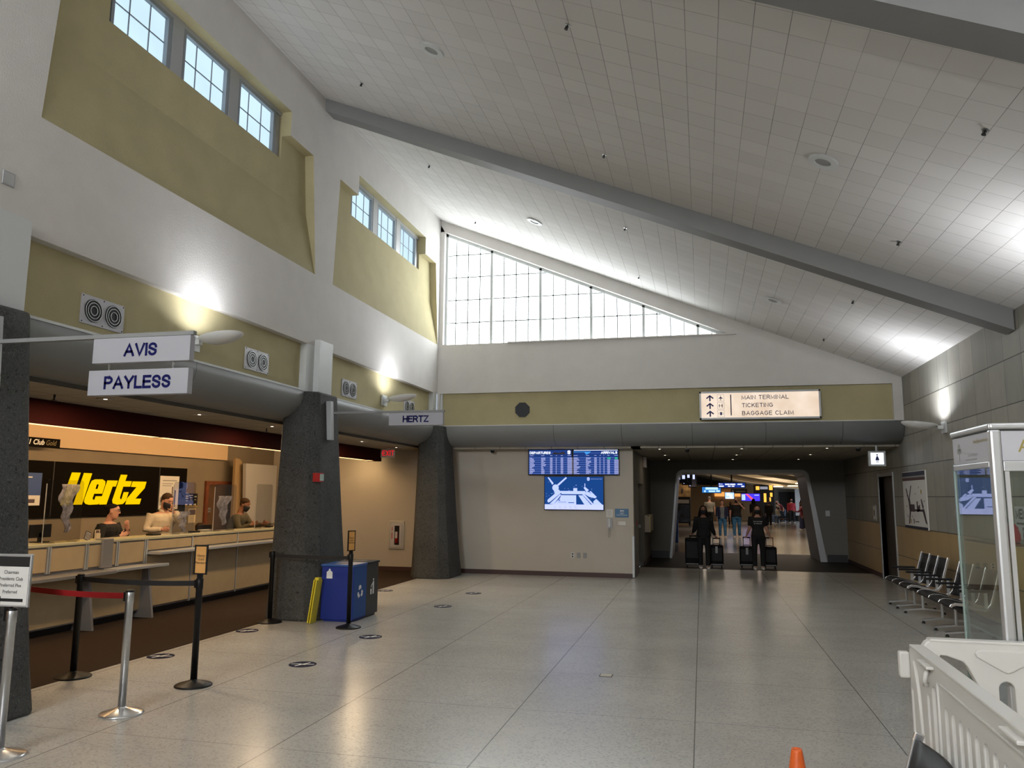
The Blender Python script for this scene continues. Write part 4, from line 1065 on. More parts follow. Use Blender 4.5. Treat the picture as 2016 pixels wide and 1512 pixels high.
# toilet sign (lit), poster map, MEN sign on the right wall
t = thing('toilet_sign', 'lit white hanging toilet sign with a blue woman figure', 'sign', (3.48, 17.3, 2.9))
m = MB(F_back(3.49, 17.3, 2.60)); m.box(-.165, .165, -.155, .155, -.10, 0); m.box(-.02, .02, .155, .27, -.06, -.04); m.build('housing', silver, t, bevel=.008)
m = MB(F_back(3.49, 17.3, 2.60)); m.box(-.12, .12, -.115, .115, .0005, .002); m.build('lit_face', emi('lit_sign_white', (.8, .85, 1.0), 1.6), t)
m = MB(F_back(3.49, 17.3, 2.60)); m.disc(0, .075, .018, .0025, .004, 12); m.prism([(-.014, .052), (.014, .052), (.042, -.035), (-.042, -.035)], .0025, .004); m.box(-.016, -.004, -.09, -.035, .0025, .004); m.box(.004, .016, -.09, -.035, .0025, .004)
m.build('figure', navy_bright, t)
t = thing('wall_map_poster', 'tall framed airport map poster with a navy header on the concrete wall', 'poster', (3.95, 16.5, 1.8))
T = F_right(XR, 16.52, 1.77)
m = MB(T); m.box(-.84, .84, -.54, .55, 0, .02); m.build('board', paper_w, t, bevel=.004)
m = MB(T); m.box(-.83, .81, .46, .54, .0205, .022); m.build('header_band', map_header, t)
m = MB(T); m.box(-.83, .81, -.54, -.49, .0205, .022); m.build('footer_band', map_header, t)
m = MB(T); m.box(-.83, .81, .375, .43, .0205, .022); m.build('rust_band', map_header2, t)
m = MB(T); m.box(-.83, .81, .43, .46, .0205, .022); m.build('grey_band', grey_ink, t)
m = MB(T)
for pts in (((-.62, .22), (-.56, .23), (-.40, -.02), (-.44, -.06)), ((-.24, .28), (-.18, .28), (-.38, .0), (-.44, -.0)), ((-.46, .02), (-.34, .02), (-.28, -.20), (-.42, -.20)), ((-.34, -.08), (-.02, -.08), (-.02, -.22), (-.34, -.22)),
            ((-.04, -.17), (.55, -.17), (.55, -.21), (-.04, -.21)), ((.14, -.02), (.22, -.02), (.22, -.22), (.14, -.22)), ((.2, -.12), (.36, -.08), (.36, -.2), (.2, -.22)), ((.44, .02), (.50, .02), (.62, -.12), (.56, -.18), (.50, -.10)),
            ((.5, -.17), (.60, -.17), (.76, -.42), (.70, -.42)), ((-.40, -.2), (-.30, -.2), (-.44, -.46), (-.52, -.46)), ((.58, -.16), (.64, -.16), (.86 - .06, -.44), (.74, -.42))):
    m.prism(pts, .0205, .022)
for q in range(14):
    r = random.Random(q * 7); m.disc(r.uniform(-.7, .72), r.uniform(-.42, .30), .018, .0205, .0215, 8)
caps(m, 'S', -.12, -.40, .0215, .10, wt=.24); m.box(-.04, .22, -.41, -.395, .0205, .0215)
m.build('map_print', map_dark, t)
m = MB(T); m.box(-.36, -.30, -.44, -.36, .0221, .023); m.disc(.50, .16, .04, .0221, .023, 12); m.build('map_key', pbr('map_ochre', (.40, .28, .06), .6), t)
t = thing('men_sign', 'white wall sign reading MEN with toilet pictograms, seen through the showcase', 'sign', (XR, 11.3, 1.45))
T = F_right(XR, 11.3, 1.45)
m = MB(T); m.box(-.30, .30, -.26, .26, 0, .012); m.build('plate', sign_white, t, bevel=.003)
m = MB(T); caps(m, 'MEN', -.25, .165, .0128, .13, wt=.19, gap=.25, align='LEFT'); m.box(-.25, .25, .03, .055, .0125, .0135)
m.disc(-.22, -.02, .02, .0125, .0135, 12); m.box(-.24, -.20, -.20, -.045, .0125, .0135)
m.disc(-.05, -.02, .02, .0125, .0135, 12); m.box(-.06, -.045, -.13, -.04, .0125, .0135); m.ring(-.02, -.15, .055, .042, .0125, .0135, 16); m.box(-.05, .05, -.10, -.09, .0125, .0135)
m.build('lettering', black_ink, t)

# floor decals and floor box
def decal(x, y, label, proto=[None]):
    if proto[0] is None:
        t = thing('floor_decal', label, 'floor sticker', (x, y, 0), 'round distancing stickers on the floor'); proto[0] = t
        m = MB(F_floor(x, y, 0)); m.disc(0, 0, .145, .0, .0025, 32); m.build('disc', pbr('dark_navy_sticker', (.008, .010, .035), .75, spec=.15), t)
        m = MB(F_floor(x, y, 0)); m.prism([(-.12, -.03), (-.02, .005), (-.02, .025), (-.12, -.01)], .0025, .0032); m.prism([(.02, -.01), (.12, .02), (.12, .04), (.02, .012)], .0025, .0032)
        m.prism([(-.05, -.09), (-.03, -.10), (.05, .09), (.03, .10)], .0025, .0032); m.box(-.04, .04, -.02, .0, .0025, .0031)
        m.build('white_print', white_ink, t)
    else: copy_thing(proto[0], (x, y, 0), label)
decal(-4.18, 7.93, 'round dark floor sticker in the open floor, nearest the camera')
decal(-4.15, 9.64, 'round dark floor sticker just in front of the black belt post by the bin')
decal(-5.89, 7.89, 'round dark floor sticker at the carpet edge between the two black belt posts')
decal(-5.89, 9.61, 'round dark floor sticker at the carpet edge in front of the second column')
decal(-4.15, 12.53, 'round dark floor sticker right of the bin, middle distance')
decal(-4.16, 14.34, 'round dark floor sticker farthest out on the terrazzo')
decal(-5.86, 14.23, 'round dark floor sticker at the carpet edge beyond the bin')
t = thing('floor_box', 'small square brass floor box cover in the open terrazzo', 'floor outlet', (-.99, 8.28, 0))
m = MB(F_floor(-.99, 8.28, 0)); m.box(-.065, .065, -.065, .065, 0, .003); m.build('rim', black_ink, t)
m = MB(F_floor(-.99, 8.28, 0)); m.box(-.056, .056, -.056, .056, .003, .0045); m.build('cover', pbr('dull_brass', (.40, .36, .26), .4, .3), t)

# ---- belt posts
def post(x, y, mat, base_mat, label, name='belt_post', h=.985, r=.031, br=.17):
    t = thing(name, label, 'barrier post', (x, y, 0), 'belt barrier posts')
    m = MB(); m.lathe([(br, 0), (br, .010), (br * .93, .018), (br * .3, .048), (r + .004, .055), (r + .002, .06)], 40, (x, y, 0)); m.build('base', base_mat, t)
    m = MB(); m.lathe([(r, .055), (r, h - .10), (r + .003, h - .095), (r + .003, h - .01), (r - .002, h)], 24, (x, y, 0)); m.build('pole', mat, t)
    m = MB(); m.lathe([(r + .004, h - .012), (r + .004, h), (r - .006, h + .006)], 24, (x, y, 0)); m.box(x - r - .014, x - r + .004, y - .022, y + .022, h - .085, h - .012); m.build('belt_head', blk, t)
    return t
post(-4.68, 5.82, alum, chrome, 'brushed steel belt post holding the end of the red belt')
post(-4.73, 4.70, alum, chrome, 'brushed steel belt post at the left edge carrying the white sign')
post(-6.05, 6.80, blk, blk, 'black belt post on the carpet edge at the left end of the black belt')
post(-4.71, 6.81, blk, blk, 'black belt post carrying the orange members sign, nearest one')
post(-5.97, 10.30, blk, blk, 'black belt post standing against the second column')
post(-4.72, 10.20, blk, blk, 'black belt post in front of the blue bin, with an orange sign on top')
post(-6.22, 6.12, alum, chrome, 'steel belt post hidden behind the near column, at the far end of the red belt')
def belt(a, b_, z, mat, label, sag=.03):
    m = MB(); n = 14; a, b_ = Vector((*a, z)), Vector((*b_, z)); d = (b_ - a).normalized(); s = Vector((-d.y, d.x, 0)) * .0015; r0 = []
    for q in range(n + 1):
        p = a.lerp(b_, q / n); p.z -= sag * (1 - (2 * q / n - 1) ** 2)
        r0.append([p + s + Vector((0, 0, .024)), p - s + Vector((0, 0, .024)), p - s - Vector((0, 0, .024)), p + s - Vector((0, 0, .024))])
    m.loft(r0, smooth=False); return tag(m.build('barrier_belt', mat), label, 'belt', 'barrier belts')
belt((-6.18, 6.11), (-4.732, 5.835), .94, red_belt, 'red belt stretched to the brushed steel post', .02)
belt((-6.015, 6.80), (-4.757, 6.81), .94, black_belt, 'black belt between the two nearer black posts', .015)
belt((-5.925, 10.295), (-4.767, 10.20), .93, black_belt, 'black belt between the column post and the post by the bin', .01)
# sign frames on posts
def post_sign(x, y, z0, w, h, rot, card, lines, label, fm, ink=black_ink, size=.034):
    t = thing('post_sign', label, 'sign', (x, y, z0))
    T = Matrix.Translation((x, y, z0)) @ Matrix.Rotation(rot, 4, 'Z') @ frame((0, 0, 0), (1, 0, 0), (0, 0, 1), (0, -1, 0))
    m = MB(T); m.box(-.025, .025, -.045, .0, -.012, .012); m.build('socket_clip', blk, t)
    fw_ = .012; m = MB(T); m.box(-w, w, 0, fw_, -.01, .01); m.box(-w, w, h - fw_, h, -.01, .01); m.box(-w, -w + fw_, 0, h, -.01, .01); m.box(w - fw_, w, 0, h, -.01, .01); m.build('frame', fm, t, bevel=.003)
    m = MB(T); m.box(-w + fw_, w - fw_, fw_, h - fw_, -.004, .004); m.build('card', card, t)
    m = MB(T)
    for q, (s_, v, sz) in enumerate(lines): m.text(s_, 0, v, .006, sz, xs=.9)
    m.build('lettering', ink, t); return t, T
post_sign(-4.71, 6.81, 1.025, .067, .275, .05, orange_card, [('Hertz', .175, .036), ('Gold', .142, .036), ('Members', .109, .034)], 'black framed orange sign reading Hertz Gold Members', blk)
post_sign(-4.72, 10.20, 1.025, .067, .275, 1.2, orange_card, [('Hertz', .175, .036), ('Gold', .142, .036), ('Members', .109, .034)], 'black framed orange sign turned away, on the post by the blue bin', blk)
t, T = post_sign(-4.75, 4.69, 1.00, .155, .36, .05, paper_w, [('Chairman', .235, .034), ('Presidents Club', .19, .034), ('Preferred Plus', .145, .034), ('Preferred', .10, .034)], 'white framed sign with club names and a left arrow at the left edge', alum_soft)
m = MB(T); m.box(-.143, .143, .275, .345, .0045, .0055); m.build('black_header', black_ink, t); m = MB(T); m.prism([(-.12, .045), (-.07, .07), (-.07, .055), (.11, .055), (.11, .034), (-.07, .034), (-.07, .02)], .0045, .0055); m.build('black_arrow', black_ink, t)

# ---- recycling bin
t = thing('recycling_bin', 'blue and black recycling and litter bin against the second column', 'bin', (-5.1, 11.05, 0))
x0, x1, y0, ym, y1, hz = -5.345, -4.855, 10.60, 11.06, 11.50, .80
m = MB(); m.box(x0, x1, y0, ym, .03, hz - .03); m.box(x0 + .03, x1 - .03, y0 + .03, ym, 0, .03); o = m.build('recycling_body', bin_blue, t, bevel=.006)
m = MB(); m.box(x0, x1, ym + .001, y1, .03, hz - .03); m.box(x0 + .03, x1 - .03, ym, y1 - .03, 0, .03); m.build('litter_body', bin_black, t, bevel=.006)
m = MB(); m.box(x0 - .015, x1 + .015, y0 - .015, ym, hz - .03, hz); m.build('recycling_lid', bin_top, t, bevel=.008)
m = MB(); m.box(x0 - .015, x1 + .015, ym + .001, y1 + .015, hz - .03, hz); m.build('litter_lid', blk_matte, t, bevel=.008)
m = MB(); m.lathe([(.07, hz + .001), (.07, hz + .003)], 20, (x0 + .24, y0 + .23, 0)); m.box(x0 + .10, x0 + .38, y0 + .21, y0 + .25, hz + .0012, hz + .0028); m.build('bottle_slot', black_ink, t)
m = MB(); m.box(x0 + .08, x1 - .08, ym + .12, y1 - .12, hz + .001, hz + .003); m.build('litter_slot', black_ink, t)
m = MB(); m.box(x1, x1 + .003, y0 + .015, ym - .004, .05, hz - .035); m.build('front_panel', bin_blue2, t)
T = F_left(x1 + .003, 10.84, .40); m = MB(T)
for q in range(3):
    a = PI / 2 + q * 2 * PI / 3
    def rp(r, d): return (r * math.cos(a + d), r * math.sin(a + d))
    m.prism([rp(.085, -.5), rp(.10, 0), rp(.085, .45), rp(.045, .5), rp(.05, 0), rp(.045, -.55)], 0, .002)
    m.prism([rp(.105, .40), rp(.065, .95), rp(.03, .5)], 0, .002)
m.build('recycling_symbol', white_ink, t)
T = F_left(x1 + .003, 11.27, .42); m = MB(T)
m.disc(.04, .11, .018, 0, .002, 12); m.prism([(.02, .085), (.06, .085), (.062, -.10), (.02, -.10)], 0, .002); m.prism([(.02, .07), (-.04, .03), (-.035, .015), (.02, .045)], 0, .002); m.prism([(-.07, -.02), (-.015, -.02), (-.022, -.10), (-.063, -.10)], 0, .002); m.box(-.05, -.03, .0, .018, 0, .002)
m.build('litter_symbol', white_ink, t)
m = MB(F_back(x0 + .12, y0 - .001, .66)); m.prism([(-.045, -.06), (.045, -.06), (.045, .03), (.012, .055), (.012, .075), (-.012, .075), (-.012, .055), (-.045, .03)], 0, .002); m.build('bottle_sticker', white_ink, t)
# folded yellow wet floor board leaning by the bin
t = thing('wet_floor_board', 'folded yellow wet floor board leaning beside the blue bin', 'floor sign', (-5.42, 10.5, 0))
T = Matrix.Translation((-5.385, 10.42, 0)) @ Matrix.Rotation(math.radians(6.5), 4, 'Y') @ Matrix.Rotation(math.radians(-2), 4, 'X')
m = MB(T); m.prism([(0, 0), (.035, 0), (.035, .60), (.01, .60), (0, .55)], 0, .01) if False else None
m.box(-.03, -.012, -.09, .09, 0.004, .60); m.build('front_board', yellow_pl, t, bevel=.006)
m = MB(T); m.box(.004, .022, -.09, .09, 0.004, .60); m.build('rear_board', yellow_pl, t, bevel=.006)
m = MB(T); m.box(-.034, .026, -.05, .05, .585, .63); m.build('handle', yellow_pl, t, bevel=.006)
# ================================================================== COUNTER AREA
t = thing('rental_counter', 'long cream panelled rental counter with grey metal dividers and shelves', 'counter', (-8.2, 11.5, 0))
def cbox(m, x0, x1, y0, y1, z0, z1): m.box(x0, x1, y0, y1, z0, z1)
m = MB(); m.box(-8.36, -8.10, 4.0, 15.5, .0, .10); m.build('plinth', black_base, t)
m = MB(); m.box(-8.36, -8.02, 4.0, 15.5, .10, 1.11); m.build('core', counter_metal, t)
m = MB(); m.box(-8.40, -7.985, 4.0, 15.5, 1.11, 1.15); m.build('worktop', counter_top, t, bevel=.008)
ys = [4.0, 5.6, 7.2, 8.42, 9.05, 9.62, 10.20]
for a, b_ in zip(ys[:-1], ys[1:]):
    m = MB(); m.box(-8.02, -7.995, a + .035, b_ - .035, .80, 1.09); m.build('upper_panel', counter_cream, t, bevel=.003)
for y in ys[1:]:
    m = MB(); m.box(-8.02, -7.985, y - .030, y - .006, .78, 1.11); m.box(-8.02, -7.985, y + .006, y + .030, .78, 1.11); m.build('divider', alum_soft, t)
for a, b_ in ((4.0, 8.95), (8.95, 10.20)):
    m = MB(); m.add([(-8.02, a + .01, .70), (-8.02, b_ - .01, .70), (-8.02, b_ - .01, .12), (-8.02, a + .01, .12), (-7.99, a + .01, .70), (-7.99, b_ - .01, .70), (-8.01, b_ - .01, .12), (-8.01, a + .01, .12)],
        [(0, 1, 2, 3), (4, 5, 6, 7), (0, 1, 5, 4), (1, 2, 6, 5), (2, 3, 7, 6), (3, 0, 4, 7)]); m.build('lower_panel', counter_cream, t)
m = MB(); m.box(-8.02, -7.72, 4.0, 9.32, .715, .755); m.build('shelf', counter_metal, t, bevel=.004)
m = MB(); m.box(-8.02, -7.74, 9.35, 10.42, .725, .765); m.build('shelf', alum_soft, t, bevel=.004)
for y in (6.2, 9.02, 10.18):
    m = MB(F_back(0, y, 0)); m.prism([(-8.02, .715), (-7.90, .715), (-7.78, .0), (-8.10, .0)], -.02, .02); m.build('bracket_leg', counter_metal, t)
yr = [10.23, 11.30, 12.58, 13.90, 15.5]
for a, b_ in zip(yr[:-1], yr[1:]):
    m = MB(); m.box(-8.02, -7.995, a + .02, b_ - .02, .955, 1.09); m.build('upper_panel', counter_cream, t, bevel=.003)
    m = MB(); m.box(-8.02, -7.995, a + .02, b_ - .02, .13, .87); m.build('lower_panel', counter_cream, t, bevel=.003)
    m = MB(); m.box(-8.02, -7.988, a - .012, a + .012, .10, 1.11); m.build('divider', alum_soft, t)
m = MB(); m.box(-8.02, -7.76, 10.25, 15.5, .895, .935); m.build('shelf', alum_soft, t, bevel=.004)
m = MB(); m.box(-8.10, -7.96, 9.30, 9.50, .77, 1.17); m.build('end_post', counter_metal, t, bevel=.01)

# black backdrop with the yellow illuminated name
t = thing('logo_backdrop', 'black wall panel with glowing yellow Hertz letters behind the counter', 'sign', (-10.45, 12.2, 2))
m = MB(F_left(-10.47, 0, 0)); m.box(8.6, 14.42, 1.385, 2.30, -.02, .04); m.build('board', hertz_black, t)
m = MB(F_left(-10.43, 0, 0))
for y in (10.92, 13.55): m.box(y, y + .02, 1.385, 2.30, 0, .004)
m.build('board_seam', black_ink, t)
LET = {
    'H': [(11.302, 2.128), (11.486, 2.129), (11.417, 1.923), (11.503, 1.924), (11.572, 2.127), (11.751, 2.125), (11.574, 1.585), (11.388, 1.584), (11.464, 1.807), (11.373, 1.806), (11.294, 1.582), (11.11, 1.584)],
    'e': [(11.636, 1.69), (11.729, 1.928), (11.765, 1.995), (11.839, 2.022), (12.013, 2.026), (12.084, 1.991), (12.081, 1.925), (12.027, 1.773), (11.836, 1.772), (11.805, 1.69), (11.828, 1.663), (11.868, 1.668), (11.888, 1.727), (12.046, 1.728), (12.016, 1.629), (11.948, 1.585), (11.747, 1.579), (11.666, 1.595), (11.627, 1.632)],
    'r': [(12.141, 2.01), (12.393, 2.011), (12.35, 1.903), (12.27, 1.902), (12.152, 1.583), (11.986, 1.581)],
    't': [(12.469, 2.122), (12.628, 2.122), (12.584, 2.007), (12.761, 2.007), (12.724, 1.906), (12.542, 1.904), (12.477, 1.705), (12.496, 1.67), (12.535, 1.676), (12.577, 1.803), (12.696, 1.804), (12.645, 1.649), (12.567, 1.587), (12.393, 1.573), (12.314, 1.605), (12.301, 1.658)],
    'z': [(12.794, 2.004), (13.163, 2.005), (13.125, 1.883), (12.887, 1.683), (13.051, 1.683), (13.015, 1.578), (12.642, 1.578), (12.68, 1.689), (12.91, 1.9), (12.759, 1.902)]}
yel = emi('glowing_yellow', (1.0, .60, .0), YEL)
EH = [(11.857, 1.855), (11.88, 1.93), (11.909, 1.942), (11.941, 1.931), (11.919, 1.855)]
def plate(outline, holes, th, T, mat, name, parent, bev=0.0, res=1):
    """flat plate with holes, thickness along n (centred)"""
    cu = bpy.data.curves.new('p', 'CURVE'); cu.dimensions = '2D'; cu.fill_mode = 'BOTH'; cu.extrude = max(1e-4, th / 2 - bev); cu.bevel_depth = bev; cu.bevel_resolution = res; cu.offset = -bev
    for pts in [outline] + holes:
        sp = cu.splines.new('POLY'); sp.points.add(len(pts) - 1)
        for i, p in enumerate(pts): sp.points[i].co = (p[0], p[1], 0, 1)
        sp.use_cyclic_u = True
    ob = bpy.data.objects.new('p', cu); COL.objects.link(ob); dg = bpy.context.evaluated_depsgraph_get(); dg.update()
    me = bpy.data.meshes.new_from_object(ob.evaluated_get(dg)); m = MB(T)
    m.add([tuple(v.co) for v in me.vertices], [tuple(p.vertices) for p in me.polygons])
    bpy.data.objects.remove(ob); bpy.data.curves.remove(cu); bpy.data.meshes.remove(me)
    return m.build(name, mat, parent)
for k_, pts in LET.items():
    plate(pts, [EH] if k_ == 'e' else [], .012, F_left(-10.408, 0, 0), yel, 'letter', t)

def flat_notice(name, label, cat, T, w, h, mat, parts, th=.012, group=None):
    """board with printed patches: parts = [(name, mat, [(u0,u1,v0,v1)...] or polygons)]"""
    t = thing(name, label, cat, tuple(T @ Vector((0, 0, 0))), group)
    m = MB(T); m.box(-w / 2, w / 2, -h / 2, h / 2, 0, th); m.build('board', mat, t)
    for i, (pn, pm, items) in enumerate(parts):
        m = MB(T)
        for it in items:
            if isinstance(it[0], (tuple, list)): m.prism(it, th + .0005 + .001 * i, th + .0015 + .001 * i)
            else: m.box(*it, th + .0005 + .001 * i, th + .0015 + .001 * i)
        m.build(pn, pm, t)
    return t
flat_notice('car_poster', 'white poster with a car picture on the black backdrop behind the man', 'poster', F_left(-10.428, 13.87, 1.80), .58, .66, paper_w,
    [('print', grey_ink, [(-.22, .22, .23, .25), (-.22, .1, .17, .185), (-.22, .05, .13, .145), [(-.27, -.10), (-.15, -.02), (.02, .0), (.16, -.12), (.16, -.25), (-.27, -.25)]]), ('dark_print', map_dark, [[(-.27, -.16), (-.1, -.10), (.12, -.08), (.2, -.2), (-.2, -.22)], (.08, .11, -.3, .12), (.16, .2, -.28, .05)])])
flat_notice('blue_poster', 'blue advertising poster at the left end of the black backdrop', 'poster', F_left(-10.428, 10.38, 1.84), .62, .52, pbr('poster_blue', (.02, .07, .26), .5),
    [('white_print', paper_w, [(-.1, .12, .18, .2), (-.30, .30, -.26, -.10)]), ('dark_print', map_dark, [(-.25, .2, -.22, -.16)])])
flat_notice('price_board', 'black price board with a yellow bottom edge on the taupe wall', 'notice', F_left(-10.49, 14.66, 1.65), .46, .27, blk,
    [('white_print', paper_w, [(-.17, -.09, .07, .09), (-.06, .07, .09, .105), (.11, .19, .06, .08), (-.17, -.09, .03, .045), (-.02, .06, .04, .055), (-.18, -.10, -.11, -.08), (-.04, .05, -.11, -.08), (.10, .19, -.11, -.08), (-.16, -.1, -.02, -.01), (-.02, .05, 0, .01), (.12, .18, 0, .01)]), ('yellow_strip', pbr('price_yellow', (.6, .42, .08), .5), [(-.23, .23, -.135, -.12)])])
flat_notice('wall_papers', 'two pinned papers, dark photo over pale sheet, below the price board', 'notice', F_left(-10.49, 14.74, 1.32), .24, .29, paper_y,
    [('photo_print', map_dark, [(-.10, .11, .02, .13)]), ('text_print', grey_ink, [(-.06, .03, -.045, -.04), (-.06, .05, -.065, -.06)])])
t = thing('club_sign', 'black sign reading 1 Club Gold hanging above the backdrop', 'sign', (-10.2, 10.4, 2.58))
T = F_left(-10.20, 10.4, 2.575)
m = MB(T); m.box(-.75, .37, -.075, .075, -.03, 0); m.build('board', hertz_black, t)
m = MB(T); m.text('#1 Club', .045, 0, .002, .115, bold=.02, align='RIGHT', shear=.25); m.build('white_lettering', white_ink, t)
m = MB(T); m.text('Gold', .075, 0, .002, .115, align='LEFT', shear=.25, xs=.9); m.build('gold_lettering', pbr('dim_gold_ink', (.16, .12, .03), .5), t)

# back door, tan curved panel and grey display
t = thing('office_door', 'brown office door in a red-brown wooden frame behind the counter', 'door', (-10.5, 15.7, 0))
m = MB(F_left(-10.5, 0, 0)); m.box(15.14, 15.24, 0.006, 2.06, 0, .05); m.box(16.15, 16.22, 0.006, 2.06, 0, .05); m.box(15.24, 16.15, 1.98, 2.06, 0, .05); m.build('frame', wood_red, t)
m = MB(F_left(-10.5, 0, 0)); m.box(15.24, 16.15, 0.02, 1.98, 0, .02); m.build('leaf', wood_brn, t)
m = MB(F_left(-10.5, 0, 0)); m.box(15.27, 15.37, 1.38, 1.48, .02, .03); m.tube([(15.30, 1.43, .03), (15.30, 1.43, .06), (15.36, 1.43, .06)], .01, 8); m.build('door_handle', alum, t)
t = thing('curved_tan_panel', 'tall tan partition panel with a rounded top and swept foot', 'partition', (-10.2, 16.0, 0))
pts = [(15.80, .006), (15.80, 2.58), (15.96, 2.57), (16.03, 2.53), (16.08, 2.45), (16.11, 2.3), (16.20, 1.5), (16.26, 1.3), (16.40, 1.16), (16.60, 1.10), (17.2, 1.08), (17.2, .006)]
m = MB(F_left(-10.2, 0, 0)); m.prism(pts, -.06, 0); m.build('panel', tan_panel, t)
t = thing('grey_display_wall', 'pale grey display panel with a rounded lower corner at the right of the office', 'display panel', (-10.05, 16.6, 0))
pts = [(15.95, 2.47), (16.03, 1.45), (16.08, 1.28), (16.18, 1.17), (16.34, 1.11), (17.30, 1.10), (17.30, 2.47)]
m = MB(F_left(-10.03, 0, 0)); m.prism(pts, -.08, 0); m.build('panel', grey_disp, t)

# clear screens on the counter (panes + thin edge)
def screen(y0, y1, h, label, x=-8.10, r=.05, tilt=0):
    t = thing('acrylic_screen', label, 'sneeze guard', (x, (y0 + y1) / 2, 1.15), 'clear acrylic screens on the counter')
    n = 6; pts = [(y0, 1.152)]
    pts += [(y0 + r - r * math.cos(q * PI / 2 / n), 1.152 + h - r + r * math.sin(q * PI / 2 / n)) for q in range(n + 1)]
    pts += [(y1 - r + r * math.sin(q * PI / 2 / n), 1.152 + h - r + r * math.cos(q * PI / 2 / n)) for q in range(n + 1)] + [(y1, 1.152)]
    m = MB(F_left(x, 0, 0)); m.prism(pts, -.003, .003); m.build('pane', plexi, t)
    m = MB(F_left(x, 0, 0)); m.box(y0 - .004, y0 + .004, 1.152, 1.152 + h - r, -.005, .005); m.build('edge', alum_soft, t)
    m = MB(F_left(x, 0, 0)); m.box(y0 + .1, y0 + .14, 1.151, 1.165, -.08, .06); m.box(y1 - .14, y1 - .1, 1.151, 1.165, -.08, .06); m.build('foot', plexi, t)
screen(8.40, 9.02, .80, 'clear acrylic screen at the left, beside the dark monitors')
screen(10.90, 11.45, .82, 'clear acrylic screen just right of the man in the cream shirt')
screen(11.98, 12.62, .80, 'clear acrylic screen in front of the office door')
screen(13.28, 13.85, .82, 'clear acrylic screen nearest the second column')
def hanging_sheet(y, z0, z1, w, label, x=-8.12):
    rnd = random.Random(label); m = MB(); n = 12; rows = []
    for q in range(n + 1):
        z = z0 + (z1 - z0) * q / n; ww = w * (.12 + .88 * (q / n) ** .8) ; yo = y + .03 * math.sin(q * 1.3)
        rows.append([(x + .025 * math.sin(k * 1.7 + q * .6), yo + ww * (k / 8 - .5), z) for k in range(9)])
    m.loft(rows, closed=False, caps=False)
    o = m.build('plastic_drape', plastic_sheet, recalc=False); sol = o.modifiers.new('s', 'SOLIDIFY'); sol.thickness = .002
    return tag(o, label, 'plastic sheet', 'crumpled plastic drapes behind the counter screens')
hanging_sheet(8.83, 1.27, 1.90, .30, 'crumpled white plastic drape hanging behind the leftmost counter screen', -8.16)
hanging_sheet(11.25, 1.17, 1.50, .26, 'bluish plastic drape hanging right of the man', -8.16)
hanging_sheet(12.35, 1.25, 1.75, .40, 'crumpled plastic drape printed in pale lilac before the office door', -8.16)
# things on the counter
def monitor(x, y, z, w, h, label, rot=0):
    t = thing('counter_monitor', label, 'monitor', (x, y, z), 'monitors on the counter')
    T = Matrix.Translation((x, y, z)) @ Matrix.Rotation(rot, 4, 'Z') @ F_left(0, 0, 0)
    m = MB(T); m.box(-w / 2, w / 2, .06, .06 + h, -.03, 0); m.build('back_shell', blk, t, bevel=.006)
    m = MB(T); m.box(-.03, .03, 0, .12, -.02, 0); m.box(-.09, .09, 0, .012, -.08, .06); m.build('stand', blk, t)
monitor(-8.30, 8.20, 1.151, .34, .17, 'black monitor seen from behind at the left end of the counter')
monitor(-8.32, 8.60, 1.151, .34, .17, 'black monitor seen from behind, second from the left')
monitor(-8.30, 12.05, .98, .38, .22, 'dark monitor low behind the counter by the office door')
t = thing('brochure_card', 'striped tilted card standing on the counter left of the woman', 'card', (-8.15, 9.2, 1.151))
T = Matrix.Translation((-8.16, 9.21, 1.153)) @ Matrix.Rotation(math.radians(-18), 4, 'X') @ F_left(0, 0, 0)
m = MB(T); m.box(-.05, .06, 0, .115, -.004, 0); m.build('card', blk, t)
m = MB(T)
for q in range(6): m.box(-.045, .055, .012 + q * .017, .019 + q * .017, .0005, .0012)
m.build('white_stripe', paper_w, t)
t = thing('brochure_holder', 'small upright leaflet holder on the counter beside the woman', 'leaflet holder', (-8.15, 9.42, 1.151))
T = F_left(-8.16, 9.42, 1.153)
m = MB(T); m.box(-.045, .045, 0, .13, -.02, -.012); m.box(-.035, .035, 0, .08, -.012, .01); m.build('holder', paper_y, t)
m = MB(T); m.box(-.03, .03, .085, .12, -.0115, -.010); m.build('picture', map_header2, t)
for (y, w, lb, mt) in ((10.62, .20, 'black card reader lying on the counter in front of the man', blk), (11.62, .16, 'dark pen tray on the counter right of the man', blk), (13.95, .12, 'small black device on the counter near the second column', blk)):
    m = MB(); m.box(-8.26, -8.14, y - w / 2, y + w / 2, 1.151, 1.178); tag(m.build('card_reader', mt, bevel=.006), lb, 'device', 'dark devices on the counter')
t = thing('paper_pile', 'crumpled pile of white papers on the counter by the office door', 'papers', (-8.2, 11.95, 1.151))
rnd = random.Random(3); m = MB()
for q in range(4):
    T = Matrix.Translation((-8.22, 11.93, 1.153 + q * .009)) @ Matrix.Rotation(rnd.uniform(-.5, .5), 4, 'Z') @ Matrix.Rotation(rnd.uniform(-.05, .05), 4, 'X'); m.at(T).box(-.07, .07, -.10, .10, 0, .004)
m.build('sheets', paper_w, t)

